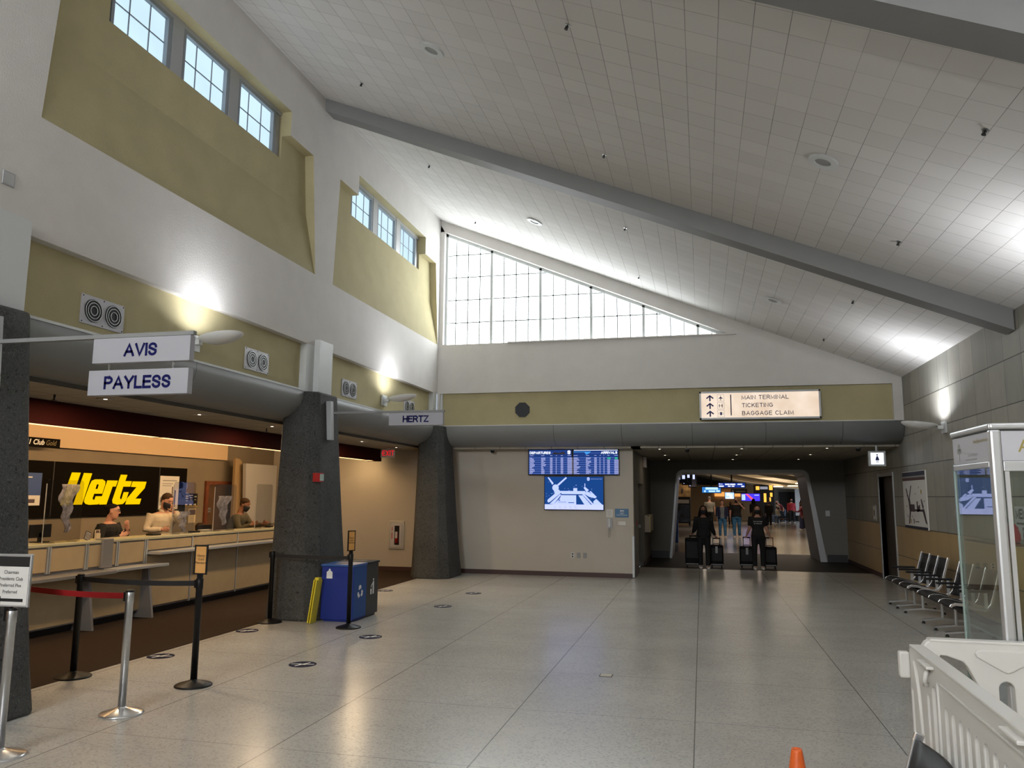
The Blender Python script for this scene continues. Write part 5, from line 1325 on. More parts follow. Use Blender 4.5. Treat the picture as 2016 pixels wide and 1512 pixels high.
# ================================================================== PEOPLE
def rot_to(d):
    return Vector(d).to_track_quat('Z', 'Y').to_matrix()
def hand(m, w, d, side, sc=1.0, curl=.5, palm_n=None, fr=.0085):
    """palm with five bent fingers; w wrist point, d direction, palm_n palm normal"""
    w, d = Vector(w), Vector(d).normalized(); pn = Vector(palm_n or (0, 0, -1)); pn = (pn - d * pn.dot(d)).normalized(); s = d.cross(pn).normalized() * side
    a = w; b = w + d * .085 * sc
    rings = []
    for q, (t_, wd, th) in enumerate(((-.01, .024, .020), (.02, .032, .016), (.055, .040, .014), (.088, .038, .012))):
        rings.append([w + d * t_ * sc + s * wd * sc * math.cos(k * PI / 5) + pn * th * sc * math.sin(k * PI / 5) for k in range(10)])
    m.loft(rings)
    for off, ln in ((-.030, .066), (-.010, .078), (.010, .074), (.029, .058)):
        p0 = w + d * .080 * sc + s * off * sc; pts = [p0]; dd = d.copy(); p = p0
        for j in range(3):
            ang = curl * (.5 + .35 * j); ax = d.cross(pn).normalized(); dd = (Matrix.Rotation(-ang, 3, ax) @ dd).normalized() if True else dd
            p = p + dd * ln * sc / 3 * (1.15 - .15 * j); pts.append(p.copy())
        m.tube(pts, [fr * sc, fr * sc * .95, fr * sc * .88, fr * sc * .7], 8)
    p0 = w + d * .02 * sc - s * .026 * sc; t1 = (d * .6 - s * .75 + pn * .25).normalized(); t2 = (d * .85 - s * .25 + pn * .4).normalized()
    m.tube([p0, p0 + t1 * .035 * sc, p0 + t1 * .035 * sc + t2 * .03 * sc, p0 + t1 * .035 * sc + t2 * .055 * sc], [fr * 1.25 * sc, fr * 1.15 * sc, fr * sc, fr * .8 * sc], 8)
def ell_ring(c, rx, ry, n=16, R=None, pw=1.0):
    out = []
    for k in range(n):
        a = 2 * PI * k / n; ca, sa = math.cos(a), math.sin(a)
        v = Vector((rx * abs(ca) ** pw * (1 if ca >= 0 else -1), ry * abs(sa) ** pw * (1 if sa >= 0 else -1), 0))
        out.append(Vector(c) + (R @ v if R else v))
    return out
def person(name_label, loc, face, H, top=cl_black, legs=cl_jean, skin=skin_l, hair=hair_dk, hair_kind='short', mask=True, build=1.0, female=False,
           sleeves='short', lean=(0, 0), head_yaw=0.0, head_pitch=0.0, head_side=0.0, LE=None, LW=None, RE=None, RW=None, lhd=None, rhd=None, legsep=.09, step=0.0, shoes=shoe_w, coat=None,
           skirt=False, detail=False, group=None, sit=None, shirt_text=None, curl=.6, extra=None, ground=True):
    """figure facing local -Y; L = its own left (local +X)"""
    t = thing('person', name_label, 'person', loc, group); t.rotation_euler = (0, 0, face)
    # build vertices in local space, parent inverse left as identity
    def put(m, nm, mat, vox=None, parent=None, sm=2):
        o = m.build(nm, mat); o.parent = parent or t
        if vox:
            r = o.modifiers.new('Remesh', 'REMESH'); r.mode = 'VOXEL'; r.voxel_size = vox; r.use_smooth_shade = True
            if sm: s_ = o.modifiers.new('Smooth', 'SMOOTH'); s_.iterations = sm; s_.factor = .5
        return o
    V = (.0075 if detail else .013) * (H / 1.7)
    lx, ly = lean
    hipz, waz, chz, shz, nkz = .52 * H, .60 * H, .72 * H, .805 * H, .845 * H
    dz = 0.0
    if sit: dz = sit - hipz; 
    def B(p):  # bend of the upper body about the hips
        z = p[2]; f = max(0, z - .50 * H) / (.35 * H)
        return Vector((p[0] + lx * f, p[1] + ly * f, p[2] - (lx * lx + ly * ly) * f * .8 + dz))
    bw = build; sw = (.112 if not female else .100) * H * (.6 + .4 * bw)
    tor = [(.50 * H, .092 * bw, .066 * bw), (.53 * H, .100 * bw, .072 * bw), (.575 * H, .092 * bw, .064 * bw), (.62 * H, (.080 if female else .088) * bw, .060 * bw), (.69 * H, .094 * bw, .068 * bw), (.745 * H, .104 * bw, .068 * bw), (.785 * H, .108 * bw, .058 * bw), (.812 * H, .085 * bw, .045), (.83 * H, .040, .036)]
    def torso(m, g, a=0, b_=9, flare=0): m.loft([ell_ring(B((0, 0, z)), rx * H + g + (flare if i == 0 else 0), ry * H + g + (flare if i == 0 else 0), 18, pw=.85) for i, (z, rx, ry) in enumerate(tor[a:b_])])
    hc = B((0, 0, .925 * H)) + Vector((head_side, -.012 * H - .02 * math.sin(head_pitch), 0))
    Rh = Matrix.Rotation(head_yaw, 3, 'Z') @ Matrix.Rotation(head_pitch, 3, 'X')
    def hp(x, y, z): return hc + Rh @ Vector((x * H / 1.7, y * H / 1.7, z * H / 1.7))
    LS, RS = B((sw, 0, shz)), B((-sw, 0, shz))
    LE = Vector(LE) if LE else B((sw * 1.25, .01, .63 * H)); RE = Vector(RE) if RE else B((-sw * 1.25, .01, .63 * H))
    LW = Vector(LW) if LW else LE + Vector((.01, -.03, -.145 * H)); RW = Vector(RW) if RW else RE + Vector((-.01, -.03, -.145 * H))
    fy = legsep * .5
    if sit: LK, RK = Vector((.10, -.26 * H, hipz + dz + .01)), Vector((-.10, -.26 * H, hipz + dz + .01)); LA, RA = Vector((.11, -.27 * H, .05 * H)), Vector((-.11, -.24 * H, .05 * H))
    else:
        LK, RK = Vector((.055 * H + fy * .3, -.015 - step * .5, .285 * H)), Vector((-.055 * H - fy * .3, -.015 + step * .3, .285 * H))
        LA, RA = Vector((.05 * H + fy * .45, -step, .05 * H)), Vector((-.05 * H - fy * .45, step * .9, .05 * H))
    LH, RH = Vector((.052 * H * bw ** .5, 0, hipz + dz)), Vector((-.052 * H * bw ** .5, 0, hipz + dz))
    # ---- body
    m = MB(); torso(m, 0)
    m.tube([B((0, .004, .80 * H)), B((0, .0, .85 * H)), hp(0, .015, -.03)], [.040 * H * .9, .034 * H, .034 * H], 14)
    # head: rings from chin to crown
    hd = [(-.118, .030, .030, -.035), (-.105, .046, .048, -.028), (-.075, .060, .070, -.014), (-.035, .069, .083, -.004), (.01, .073, .092, .0), (.05, .074, .094, .002), (.085, .064, .082, .004), (.108, .042, .055, .006), (.118, .016, .02, .006)]
    m.loft([[hp(rx * math.cos(k * PI / 10), y0 + ry * math.sin(k * PI / 10), z) for k in range(20)] for z, rx, ry, y0 in hd])
    m.loft([[hp(w_ * math.cos(k * PI / 4), y_ + .012 * math.sin(k * PI / 4), z_) for k in range(8)] for z_, w_, y_ in ((.022, .006, -.088), (.0, .010, -.097), (-.020, .014, -.102), (-.030, .010, -.092))])   # nose
    for s_ in (1, -1): m.ellip(hp(.074 * s_, .008, -.005), (.010, .018, .028), 8, 6, R=Rh)                                                                   # ears
    for (S, E, Wp) in ((LS, LE, LW), (RS, RE, RW)):
        m.tube([S + Vector((0, 0, .0)), S.lerp(E, .35), E, E.lerp(Wp, .35), Wp], [.034 * H * bw ** .3, .029 * H * bw ** .3, .023 * H, .023 * H, .0155 * H], 12)
    for (Hp, K, A) in ((LH, LK, LA), (RH, RK, RA)):
        m.tube([Hp, Hp.lerp(K, .3), K, K.lerp(A, .35), A], [.056 * H * bw ** .5, .050 * H * bw ** .5, .033 * H, .032 * H, .021 * H], 12)
        m.loft([[A + Vector((.020 * H * w_ * math.cos(k * PI / 5), y_ * H, -.025 * H + hh * H * math.sin(k * PI / 5))) for k in range(10)] for y_, w_, hh in ((.03, .8, .016), (0, 1.1, .024), (-.05, 1.2, .018), (-.095, .9, .012))])
    hand(m, LW, lhd or (LW - LE), 1, H / 1.7, curl, (-1, 0, 0)); hand(m, RW, rhd or (RW - RE), -1, H / 1.7, curl, (1, 0, 0))
    put(m, 'body', skin, V * (.8 if detail else 1))
    # ---- face
    for s_ in (1, -1):
        m = MB(); m.ellip(hp(.030 * s_, -.080, .022), (.011, .007, .006), 8, 6, R=Rh); put(m, 'eye', eye_m)
        m = MB(); m.tube([hp(.014 * s_, -.090, .042), hp(.032 * s_, -.088, .048), hp(.050 * s_, -.074, .042)], .0035 * H / 1.7, 6); put(m, 'eyebrow', hair)
    if not mask: m = MB(); m.tube([hp(-.024, -.078, -.055), hp(0, -.085, -.057), hp(.024, -.078, -.055)], .005 * H / 1.7, 6); put(m, 'mouth', lip_m)
    else:
        m = MB(); mr = []
        for z_, rx, ry, y0 in ((-.112, .040, .046, -.034), (-.09, .058, .066, -.026), (-.055, .068, .086, -.020), (-.02, .070, .096, -.014), (.0, .066, .094, -.008)):
            mr.append([hp(rx * math.cos(a), y0 + ry * math.sin(a), z_) for a in [PI + q * PI / 14 for q in range(15)]])
        m.loft(mr, closed=False, caps=False); o = put(m, 'face_mask', mask_blk); so = o.modifiers.new('s', 'SOLIDIFY'); so.thickness = .006; so.offset = 0
        for s_ in (1, -1): 
            m = MB(); m.tube([hp(.066 * s_, -.03, -.01), hp(.076 * s_, .0, .015), hp(.076 * s_, .02, 0)], .0022, 5); put(m, 'mask_strap', mask_blk)
    # ---- hair
    m = MB()
    if hair_kind == 'short':
        m.loft([[hp((rx + .007) * math.cos(a), y0 + (ry + .007) * math.sin(a) + .006, z) for a in [k * PI / 10 for k in range(20)]] for z, rx, ry, y0 in ((.045, .074, .085, .012), (.07, .073, .088, .006), (.10, .056, .070, .006), (.122, .030, .04, .006), (.128, .008, .01, .006))])
        m.ellip(hp(0, .045, .02), (.076 * H / 1.7, .055 * H / 1.7, .075 * H / 1.7), 14, 10, R=Rh)
        for s_ in (1, -1): m.ellip(hp(.066 * s_, .01, .035), (.014, .03, .035), 8, 6, R=Rh)
    elif hair_kind == 'long':
        m.loft([[hp((rx + .009) * math.cos(a), y0 + (ry + .006) * math.sin(a) + .010, z) for a in [k * PI / 10 for k in range(20)]] for z, rx, ry, y0 in ((.055, .076, .084, .014), (.08, .070, .085, .006), (.11, .05, .062, .006), (.130, .012, .016, .006))])
        for s_ in (1, -1): m.loft([ell_ring(hp(x_ * s_, y_, z_), rx_, ry_, 10) for z_, x_, y_, rx_, ry_ in ((.08, .055, .01, .028, .055), (.0, .080, .015, .028, .05), (-.10, .098, .02, .036, .045), (-.20, .105, -.01, .040, .035), (-.29, .098, -.03, .026, .022))])
        m.loft([ell_ring(hp(0, y_, z_), rx_, ry_, 14) for z_, y_, rx_, ry_ in ((.06, .05, .07, .05), (-.05, .065, .085, .045), (-.18, .07, .10, .04), (-.28, .07, .07, .025))])
    elif hair_kind == 'bun':
        m.loft([[hp((rx + .006) * math.cos(a), y0 + (ry + .006) * math.sin(a) + .008, z) for a in [k * PI / 10 for k in range(20)]] for z, rx, ry, y0 in ((.05, .074, .083, .014), (.08, .070, .086, .006), (.11, .05, .062, .006), (.126, .01, .012, .006))])
        m.ellip(hp(0, .045, .015), (.074 * H / 1.7, .055 * H / 1.7, .080 * H / 1.7), 14, 10, R=Rh); m.ellip(hp(0, .115, .065), (.036, .036, .036), 12, 8)
    put(m, 'hair', hair, .010 if detail else None)
    # ---- clothes
    g = .010
    m = MB(); torso(m, g, 0 if not detail else 0, 8)
    if sleeves:
        f = {'short': .62, 'long': 1.0}[sleeves]
        for (S, E, Wp) in ((LS, LE, LW), (RS, RE, RW)):
            if sleeves == 'short': m.tube([S + (S - E) * .05, S, S.lerp(E, .4), S.lerp(E, .72)], [.034 * H, .044 * H * bw ** .3, .039 * H, .036 * H], 12)
            else: m.tube([S, S.lerp(E, .4), E, E.lerp(Wp, .4), E.lerp(Wp, .93)], [.043 * H * bw ** .3, .037 * H, .032 * H, .029 * H, .024 * H], 12)
    put(m, 'top', top, V * 1.4)
    if coat:
        m = MB(); rr = []
        for z, rx, ry in tor[0:8]: rr.append([B((0, 0, z)) + Vector(((rx * H + .026) * math.cos(a), (ry * H + .028) * math.sin(a), 0)) for a in [-PI / 2 + .45 + q * (2 * PI - .9) / 20 for q in range(21)]])
        m.loft(rr, closed=False, caps=False)
        for (S, E, Wp) in ((LS, LE, LW), (RS, RE, RW)): m.tube([S, S.lerp(E, .4), E, E.lerp(Wp, .25), E.lerp(Wp, .45)], [.045 * H, .041 * H, .037 * H, .034 * H, .034 * H], 12)
        o = put(m, 'jacket', coat); so = o.modifiers.new('s', 'SOLIDIFY'); so.thickness = .008; so.offset = 0
    m = MB()
    if skirt:
        m.loft([ell_ring((0, 0, z), rx * H, ry * H, 18) for z, rx, ry in ((.08 * H, .13, .09), (.3 * H, .115, .08), (.5 * H, .098, .072), (.56 * H, .09, .066))])
    else:
        m.loft([ell_ring((0, 0, z + dz), rx * H * bw + .012, ry * H * bw + .012, 16) for z, rx, ry in ((.47 * H, .085, .066), (.52 * H, .096, .070), (.565 * H, .088, .062))])
        for (Hp, K, A) in ((LH, LK, LA), (RH, RK, RA)): m.tube([Hp, Hp.lerp(K, .3), K, K.lerp(A, .4), A + Vector((0, 0, .0))], [.060 * H * bw ** .5, .055 * H * bw ** .5, .043 * H, .040 * H, .036 * H], 14)
    put(m, 'skirt' if skirt else 'trousers', legs, V * 1.4)
    for A in (LA, RA):
        m = MB(); m.loft([[A + Vector((.026 * H * w_ * math.cos(k * PI / 6), y_ * H, -.05 * H + hh * H * (.5 + .5 * math.sin(k * PI / 6)))) for k in range(12)] for y_, w_, hh in ((.035, .8, .04), (.01, 1.1, .052), (-.05, 1.2, .044), (-.10, 1.0, .028), (-.115, .5, .018))])
        put(m, 'shoe', shoes)
    if shirt_text:
        m = MB(frame(tuple(B((0, -(.070 * H * bw + .022), .725 * H))), (1, 0, 0), (0, 0, 1), (0, -1, 0)))
        for q, s_ in enumerate(shirt_text): caps(m, s_, 0, .03 - q * .05, 0, .024, wt=.14, gap=.4)
        put(m, 'shirt_print', white_ink)
    if extra: extra(t, put, B, hp, H)
    return t

# clerks behind the counter (they stand on the office floor, upper bodies show)
def glasses(t, put, B, hp, H):
    m = MB()
    for s_ in (1, -1):
        m.tube([hp(.030 * s_ + .022 * math.cos(a), -.098, .020 + .016 * math.sin(a)) for a in [q * PI / 6 for q in range(13)]], .0018, 5); m.tube([hp(.052 * s_, -.096, .022), hp(.076 * s_, .01, .02)], .0018, 5)
    m.tube([hp(-.008, -.099, .022), hp(.008, -.099, .022)], .0018, 5); put(m, 'eyeglasses', mask_blk)
person('woman clerk in black with a dark bun and glasses behind the counter', (-8.95, 10.42, .006), math.radians(100), 1.63, cl_black, cl_black, skin_l, hair_dk, 'bun', mask=False, build=1.25, female=True, sleeves='long',
       lean=(0, -.10), head_yaw=math.radians(16), head_pitch=math.radians(4), LE=(.22, -.22, 1.05), LW=(.06, -.36, 1.24), RE=(-.28, -.14, 1.02), RW=(-.08, -.34, 1.14), lhd=(-.3, .1, .9), detail=True, extra=glasses, shoes=blk)
def collar(t, put, B, hp, H):
    m = MB()
    for s_ in (1, -1): m.loft([[B((.045 * s_, -.045, .845 * H)), B((.07 * s_, .0, .85 * H)), B((.05 * s_, .05, .86 * H))], [B((.05 * s_, -.085, .815 * H)), B((.09 * s_, -.01, .825 * H)), B((.06 * s_, .07, .84 * H))]], closed=False, caps=False)
    o = put(m, 'collar', cl_white); so = o.modifiers.new('s', 'SOLIDIFY'); so.thickness = .006
person('man clerk in a cream shirt and black mask, hand at his mouth, behind the counter', (-8.93, 11.68, .006), math.radians(72), 1.80, cl_white, cl_black, skin_l, hair_br, 'short', mask=True, build=1.18, sleeves='long',
       lean=(0, -.12), head_yaw=math.radians(10), head_pitch=math.radians(24), LE=(.22, -.32, 1.24), LW=(.045, -.31, 1.47), RE=(-.30, -.10, 1.18), RW=(-.16, -.34, 1.19), lhd=(-.35, .12, .9), detail=True, extra=collar, curl=.9, shoes=blk)
person('person in an olive jacket leaning on the counter beyond the drape', (-8.95, 13.80, .006), math.radians(100), 1.74, cl_olive, cl_black, skin_d, hair_br, 'short', mask=True, build=1.15, sleeves='long',
       lean=(0, -.20), head_yaw=0, head_pitch=math.radians(18), LE=(.24, -.36, 1.14), LW=(.22, -.56, 1.20), RE=(-.28, -.30, 1.12), RW=(-.2, -.50, 1.20), shoes=blk)
person('seated person behind the counter, only brown hair showing', (-9.1, 13.05, .006), math.radians(90), 1.62, cl_olive, cl_black, skin_d, hair_br, 'short', mask=True, sleeves='long', sit=.47, shoes=blk)
m = MB(); m.lathe([(.22, 0.04), (.22, .06), (.03, .08), (.03, .38), (.20, .39), (.21, .43), (.19, .44)], 20, (-9.1, 13.05, -.03)); tag(m.build('office_stool', blk_matte), 'black round stool hidden behind the counter', 'stool')

# ---- the two women with suitcases in the passage
def suitcase(x, y, w, h, d, label, handle_h, rot=0, tagc=False):
    t = thing('rolling_suitcase', label, 'suitcase', (x, y, 0.005), 'black rolling suitcases'); t.rotation_euler = (0, 0, rot)
    def put(m, nm, mat, bv=0): o = m.build(nm, mat, bevel=bv); o.parent = t; return o
    m = MB(); m.box(-w / 2, w / 2, -d / 2, d / 2, .06, h); put(m, 'shell', suit_m, .035)
    m = MB(); m.box(-w / 2 + .03, w / 2 - .03, -d / 2 - .012, -d / 2 + .01, h * .30, h * .88); put(m, 'front_pocket', blk_matte, .01)
    m = MB(); m.box(-w / 2 + .02, w / 2 - .02, -d / 2 - .006, -d / 2 + .02, .075, .095); put(m, 'kick_strip', grey_ink)
    for s_ in (1, -1):
        for s2 in (1, -1):
            m = MB(F_left(0, 0, 0)); m.disc(s2 * (d / 2 - .03), .03, .03, s_ * (w / 2 - .06), s_ * (w / 2 - .035), 14); m.box(s2 * (d / 2 - .03) - .012, s2 * (d / 2 - .03) + .012, .03, .07, s_ * (w / 2 - .065), s_ * (w / 2 - .06)); put(m, 'wheel', blk)
    m = MB()
    for s_ in (1, -1): m.tube([(s_ * .085, -d / 2 + .03, h - .02), (s_ * .085, -d / 2 + .03, handle_h)], .009, 8)
    m.tube([(-.095, -d / 2 + .03, handle_h), (.095, -d / 2 + .03, handle_h)], .016, 10); put(m, 'telescopic_handle', blk)
    m = MB(); m.tube([(-.08, -.01, h), (-.06, -.01, h + .03), (.06, -.01, h + .03), (.08, -.01, h)], .009, 8); put(m, 'carry_handle', blk)
    if tagc: m = MB(); m.box(-.03, .03, -d / 2 - .02, -d / 2 - .016, h - .20, h - .03); put(m, 'luggage_tag', grey_ink)
suitcase(-.25, 21.32, .42, .74, .27, 'large black suitcase at the left of the long-haired woman in black', .80)
suitcase(.33, 21.30, .34, .57, .24, 'smaller black suitcase at the right of the woman with the open neckline', .74, tagc=True)
suitcase(1.09, 21.48, .36, .54, .24, 'black suitcase with a grey tag at the left of the woman in the printed shirt', .77, tagc=True)
suitcase(1.65, 21.48, .34, .54, .24, 'black suitcase at the right of the woman in the printed shirt', .77)
person('woman in a long dark open jacket with long black hair pulling two suitcases', (.02, 20.95, .004), math.radians(2), 1.58, cl_black, cl_black, skin_d, hair_dk, 'long', mask=True, female=True, sleeves='long', coat=cl_black,
       LE=(.215, .08, .98), LW=(.29, .20, .82), RE=(-.215, .08, .98), RW=(-.27, .20, .88), step=.06, legsep=.04, shoes=shoe_w, curl=1.2)
person('woman in a black printed short-sleeved shirt with long brown hair pulling two suitcases', (1.36, 21.12, .004), math.radians(-2), 1.60, cl_black, cl_black, skin_l, hair_br, 'long', mask=True, female=True, sleeves='short',
       LE=(.21, .08, 1.00), LW=(.28, .19, .84), RE=(-.21, .08, 1.00), RW=(-.27, .19, .84), step=-.05, legsep=.08, shoes=shoe_w, shirt_text=('THE FUTURE', 'IS FEMALE'), curl=1.2)
# ---- people in the far concourse
person('woman in a dark open jacket over a grey top and jeans, walking', (.87, 37.1, 0), math.radians(3), 1.68, cl_grey, cl_jean, skin_l, hair_br, 'short', mask=False, female=True, coat=cl_navy, sleeves='long', step=.10, build=1.12)
person('bald man in a black shirt and blue jeans, one hand raised to his mask', (1.50, 37.3, 0), 0, 1.80, cl_black, cl_jean, skin_l, hair_gr, 'none', mask=True, sleeves='short', build=1.2, LE=(.34, -.16, 1.28), LW=(.10, -.22, 1.56), step=-.12, lhd=(-.6, 0, .6))
person('man in a tan shirt and dark trousers seen from behind, far concourse', (.42, 47.5, 0), math.radians(176), 1.84, cl_tan, cl_black, skin_l, hair_gr, 'short', mask=False, build=1.2, sleeves='short')
person('child in dark red between the walking couple', (1.75, 52.5, 0), math.radians(-10), 1.50, cl_maroon, cl_black, skin_l, hair_br, 'short', sleeves='short', step=.12)
person('person in black with a white bag right of the raised-hand man', (3.05, 50.5, 0), math.radians(150), 1.72, cl_black, cl_khaki, skin_d, hair_dk, 'long', sleeves='long', female=True)
person('person in black carrying a pale bag near the glowing shop', (4.05, 52.0, 0), math.radians(20), 1.62, cl_black, cl_black, skin_l, hair_dk, 'short', sleeves='long')
person('seated woman with blond hair in a tan jacket, far right', (5.15, 58.5, 0), math.radians(-60), 1.66, cl_tan, cl_jean2, skin_l, hair_gr, 'short', sit=.5, female=True, sleeves='long')
person('seated person in denim bent forward beside the tan jacket', (5.35, 56.5, 0), math.radians(-80), 1.62, cl_jean2, cl_jean2, skin_l, hair_gr, 'short', sit=.5, lean=(0, -.25), sleeves='long')
person('person in a maroon top leaning forward over a chair', (5.65, 59.5, 0), math.radians(-70), 1.72, cl_maroon, cl_jean2, skin_l, hair_gr, 'short', lean=(0, -.38), sleeves='short')
person('standing man in a dark red shirt with a white mask, black trousers', (6.22, 60.0, 0), math.radians(10), 1.74, cl_red, cl_black, skin_l, hair_dk, 'short', build=1.25, sleeves='long', step=.1, legsep=.2)
person('man in a maroon shirt looking down at a phone, far right', (6.65, 58.0, 0), math.radians(80), 1.66, cl_maroon, cl_black, skin_d, hair_dk, 'short', head_pitch=.4, LE=(.2, -.2, 1.1), LW=(.1, -.36, 1.25))
person('woman in a long navy skirt and dark top by the right window', (5.35, 46.5, 0), math.radians(-75), 1.58, cl_maroon, cl_navy, skin_d, hair_dk, 'short', skirt=True, female=True, sleeves='long', head_pitch=.35, LE=(.15, -.25, 1.02), LW=(.1, -.42, 1.05))
# ================================================================== CONCOURSE FITTINGS
m = MB(); m.box(-1.62, -.95, 32.2, 32.5, 0, .92); tag(m.build('blue_stand', blue_panel, bevel=.01), 'royal blue low panel just inside the passage opening', 'panel')
t = thing('advert_stand', 'dark free-standing advert stand with a pale header at the left of the concourse', 'advert stand', (-1.0, 52, 0))
m = MB(F_back(-1.25, 52, 0)); m.box(-.52, .52, .12, 1.80, -.3, 0); m.box(-.5, -.4, 0, .12, -.25, -.1); m.box(.4, .5, 0, .12, -.25, -.1); m.build('housing', blk, t, bevel=.02)
m = MB(F_back(-1.25, 52, 0)); m.box(-.44, .44, 1.38, 1.62, .0, .01); m.build('header_card', paper_w, t)
m = MB(F_back(-1.25, 52, 0)); m.box(-.46, .46, .2, 1.3, .0, .01); m.build('picture', pbr('night_picture', (.03, .04, .07), .3, noise=(2.5, .9)), t)
def led_sign(name, label, x0, x1, z0, z1, y, base, ink, rows, hang=None, extra=None, th=.12):
    t = thing(name, label, 'screen', ((x0 + x1) / 2, y, (z0 + z1) / 2))
    m = MB(F_back(0, y, 0)); m.box(x0 - .03, x1 + .03, z0 - .03, z1 + .03, -th, -.005); m.build('housing', blk, t)
    m = MB(F_back(0, y, 0)); m.box(x0, x1, z0, z1, -.004, 0); m.build('display', base, t)
    m = MB(F_back(0, y, 0)); w, h = x1 - x0, z1 - z0
    for a, b_, c, d in rows: m.box(x0 + a * w, x0 + b_ * w, z0 + c * h, z0 + d * h, .001, .004)
    m.build('display_text', ink, t)
    if extra: extra(t, x0, x1, z0, z1, y)
    if hang: 
        m = MB(); m.tube([((x0 + x1) / 2, y, z1), ((x0 + x1) / 2, y, hang)], .035, 8); m.build('hanger_pole', blk_matte, t)
led_sign('hanging_screen', 'long navy hanging screen with white text in the concourse', .80, 2.05, 2.27, 2.48, 40, led('led_navy', (.01, .03, .22), .8), led('led_white', (.7, .75, 1), .8),
         [(.02, .06, .65, .9), (.07, .16, .7, .8), (.25, .42, .55, .85), (.44, .64, .55, .85), (.72, .9, .6, .85), (.02, .2, .12, .42), (.36, .46, .15, .4), (.5, .6, .15, .4), (.86, .97, .1, .4)], 3.3)
led_sign('hanging_screen', 'light blue hanging screen left of the long navy one', .02, .95, 2.02, 2.30, 42, led('led_cyan', (.03, .16, .45), .8), led('led_ice', (.45, .7, 1), .8),
         [(.18, .85, .55, .95), (.1, .2, .1, .4), (.35, .7, .1, .4), (.75, .95, .15, .45)], 3.5)
led_sign('hanging_sign', 'dark unlit hanging sign below the navy screen', 1.75, 2.65, 2.05, 2.28, 50, blk, grey_ink, [(.3, .9, .3, .5), (.05, .15, .2, .8)])
led_sign('wall_screen', 'small bright map screen above the walking woman', 1.38, 1.90, 1.70, 2.08, 50, led('led_pale', (.35, .5, 1), 1.0), led('led_white2', (.8, .85, 1), 1.1), [(.2, .5, .5, .9), (.5, .8, .2, .7), (.1, .9, .0, .15)])
def stripe(t, x0, x1, z0, z1, y):
    m = MB(F_back(0, y, 0)); m.prism([(x0 + .25, z1 - .02), (x0 + .42, z1 - .02), (x0 + .9, z0 + .06), (x0 + .7, z0 + .03)], .005, .008); m.build('red_swoosh', led('led_red', (.8, .08, .12), .9), t)
led_sign('wall_screen', 'large violet and blue advertising screen with a red swoosh', 2.72, 3.95, 1.55, 2.05, 58, led('led_violet', (.05, .03, .75), 1.0), led('led_lav', (.3, .4, 1), 1.1), [(0, .2, .1, .9), (.7, .95, .75, .85)], None, stripe)
# left cluster of hanging departure boards
for i, (x0, x1, z0, z1, y, lb) in enumerate(((-.90, -.55, 2.34, 2.62, 30.5, 'dark screen with white figures, nearest of the stacked boards'), (-.72, -.40, 2.28, 2.85, 31.6, 'tall dark board behind the nearest stacked board'), (-.50, -.22, 2.2, 2.9, 33, 'tall dark board farthest right of the stack'))):
    led_sign('stacked_board', lb, x0, x1, z0, z1, y, pbr('slate_board_%d' % i, (.03, .032, .06), .4), led('board_text_%d' % i, (.55, .6, .95), .8), [(.55, .85, .45, .95), (.2, .35, .4, .5), (.2, .35, .6, .7), (.1, .2, .05, .1)], 3.4)
flat_notice('tan_artwork', 'tan framed artwork on the left concourse wall', 'artwork', F_back(-1.45, 60, 2.25), 1.3, .9, pbr('ochre_art', (.42, .26, .10), .6, noise=(3, .5)), [('figure', map_dark, [[(-.05, -.25), (.08, -.2), (.12, .05), (.05, .22), (-.04, .1)]])], th=.06)
m = MB(); m.box(-2.6, -1.1, 62.1, 62.5, 0, 6); o = m.build('wall_concourse_pier', conc_wall); struct(o, 'tan pier at the left of the concourse')
m = MB(); m.box(-3.8, 4.6, 66, 66.3, 0, 2.75); struct(m.build('wall_concourse_back', conc_wall), 'tan back wall with lit counters')
m = MB(); m.box(1.0, 3.0, 65.8, 65.95, 1.85, 2.2); tag(m.build('orange_light_panel', emi('orange_panel', (1, .45, .12), .55)), 'glowing orange panel on the far back wall', 'light panel')
# glowing shop
t = thing('glowing_kiosk', 'small kiosk with amber glowing shelves in the concourse', 'kiosk', (4.55, 62, 0))
m = MB(); m.box(3.9, 5.25, 62, 64, 0, 2.75); m.build('body', blk_matte, t)
amb = emi('amber_glow', (1, .42, .06), 1.0)
for x0, x1, z0, z1 in ((3.95, 4.2, 2.35, 2.62), (4.9, 5.15, 2.35, 2.7), (4.5, 4.68, 1.45, 2.1), (4.95, 5.12, 1.85, 2.15), (4.9, 5.0, 1.5, 1.8)):
    m = MB(F_back(0, 62, 0)); m.box(x0, x1, z0, z1, .0, .02); m.build('lit_shelf', amb, t)
m = MB(F_back(0, 62, 0)); m.box(4.25, 4.8, 2.4, 2.6, 0, .02); m.build('lit_picture', led('kiosk_picture', (.35, .35, .4), .5), t)
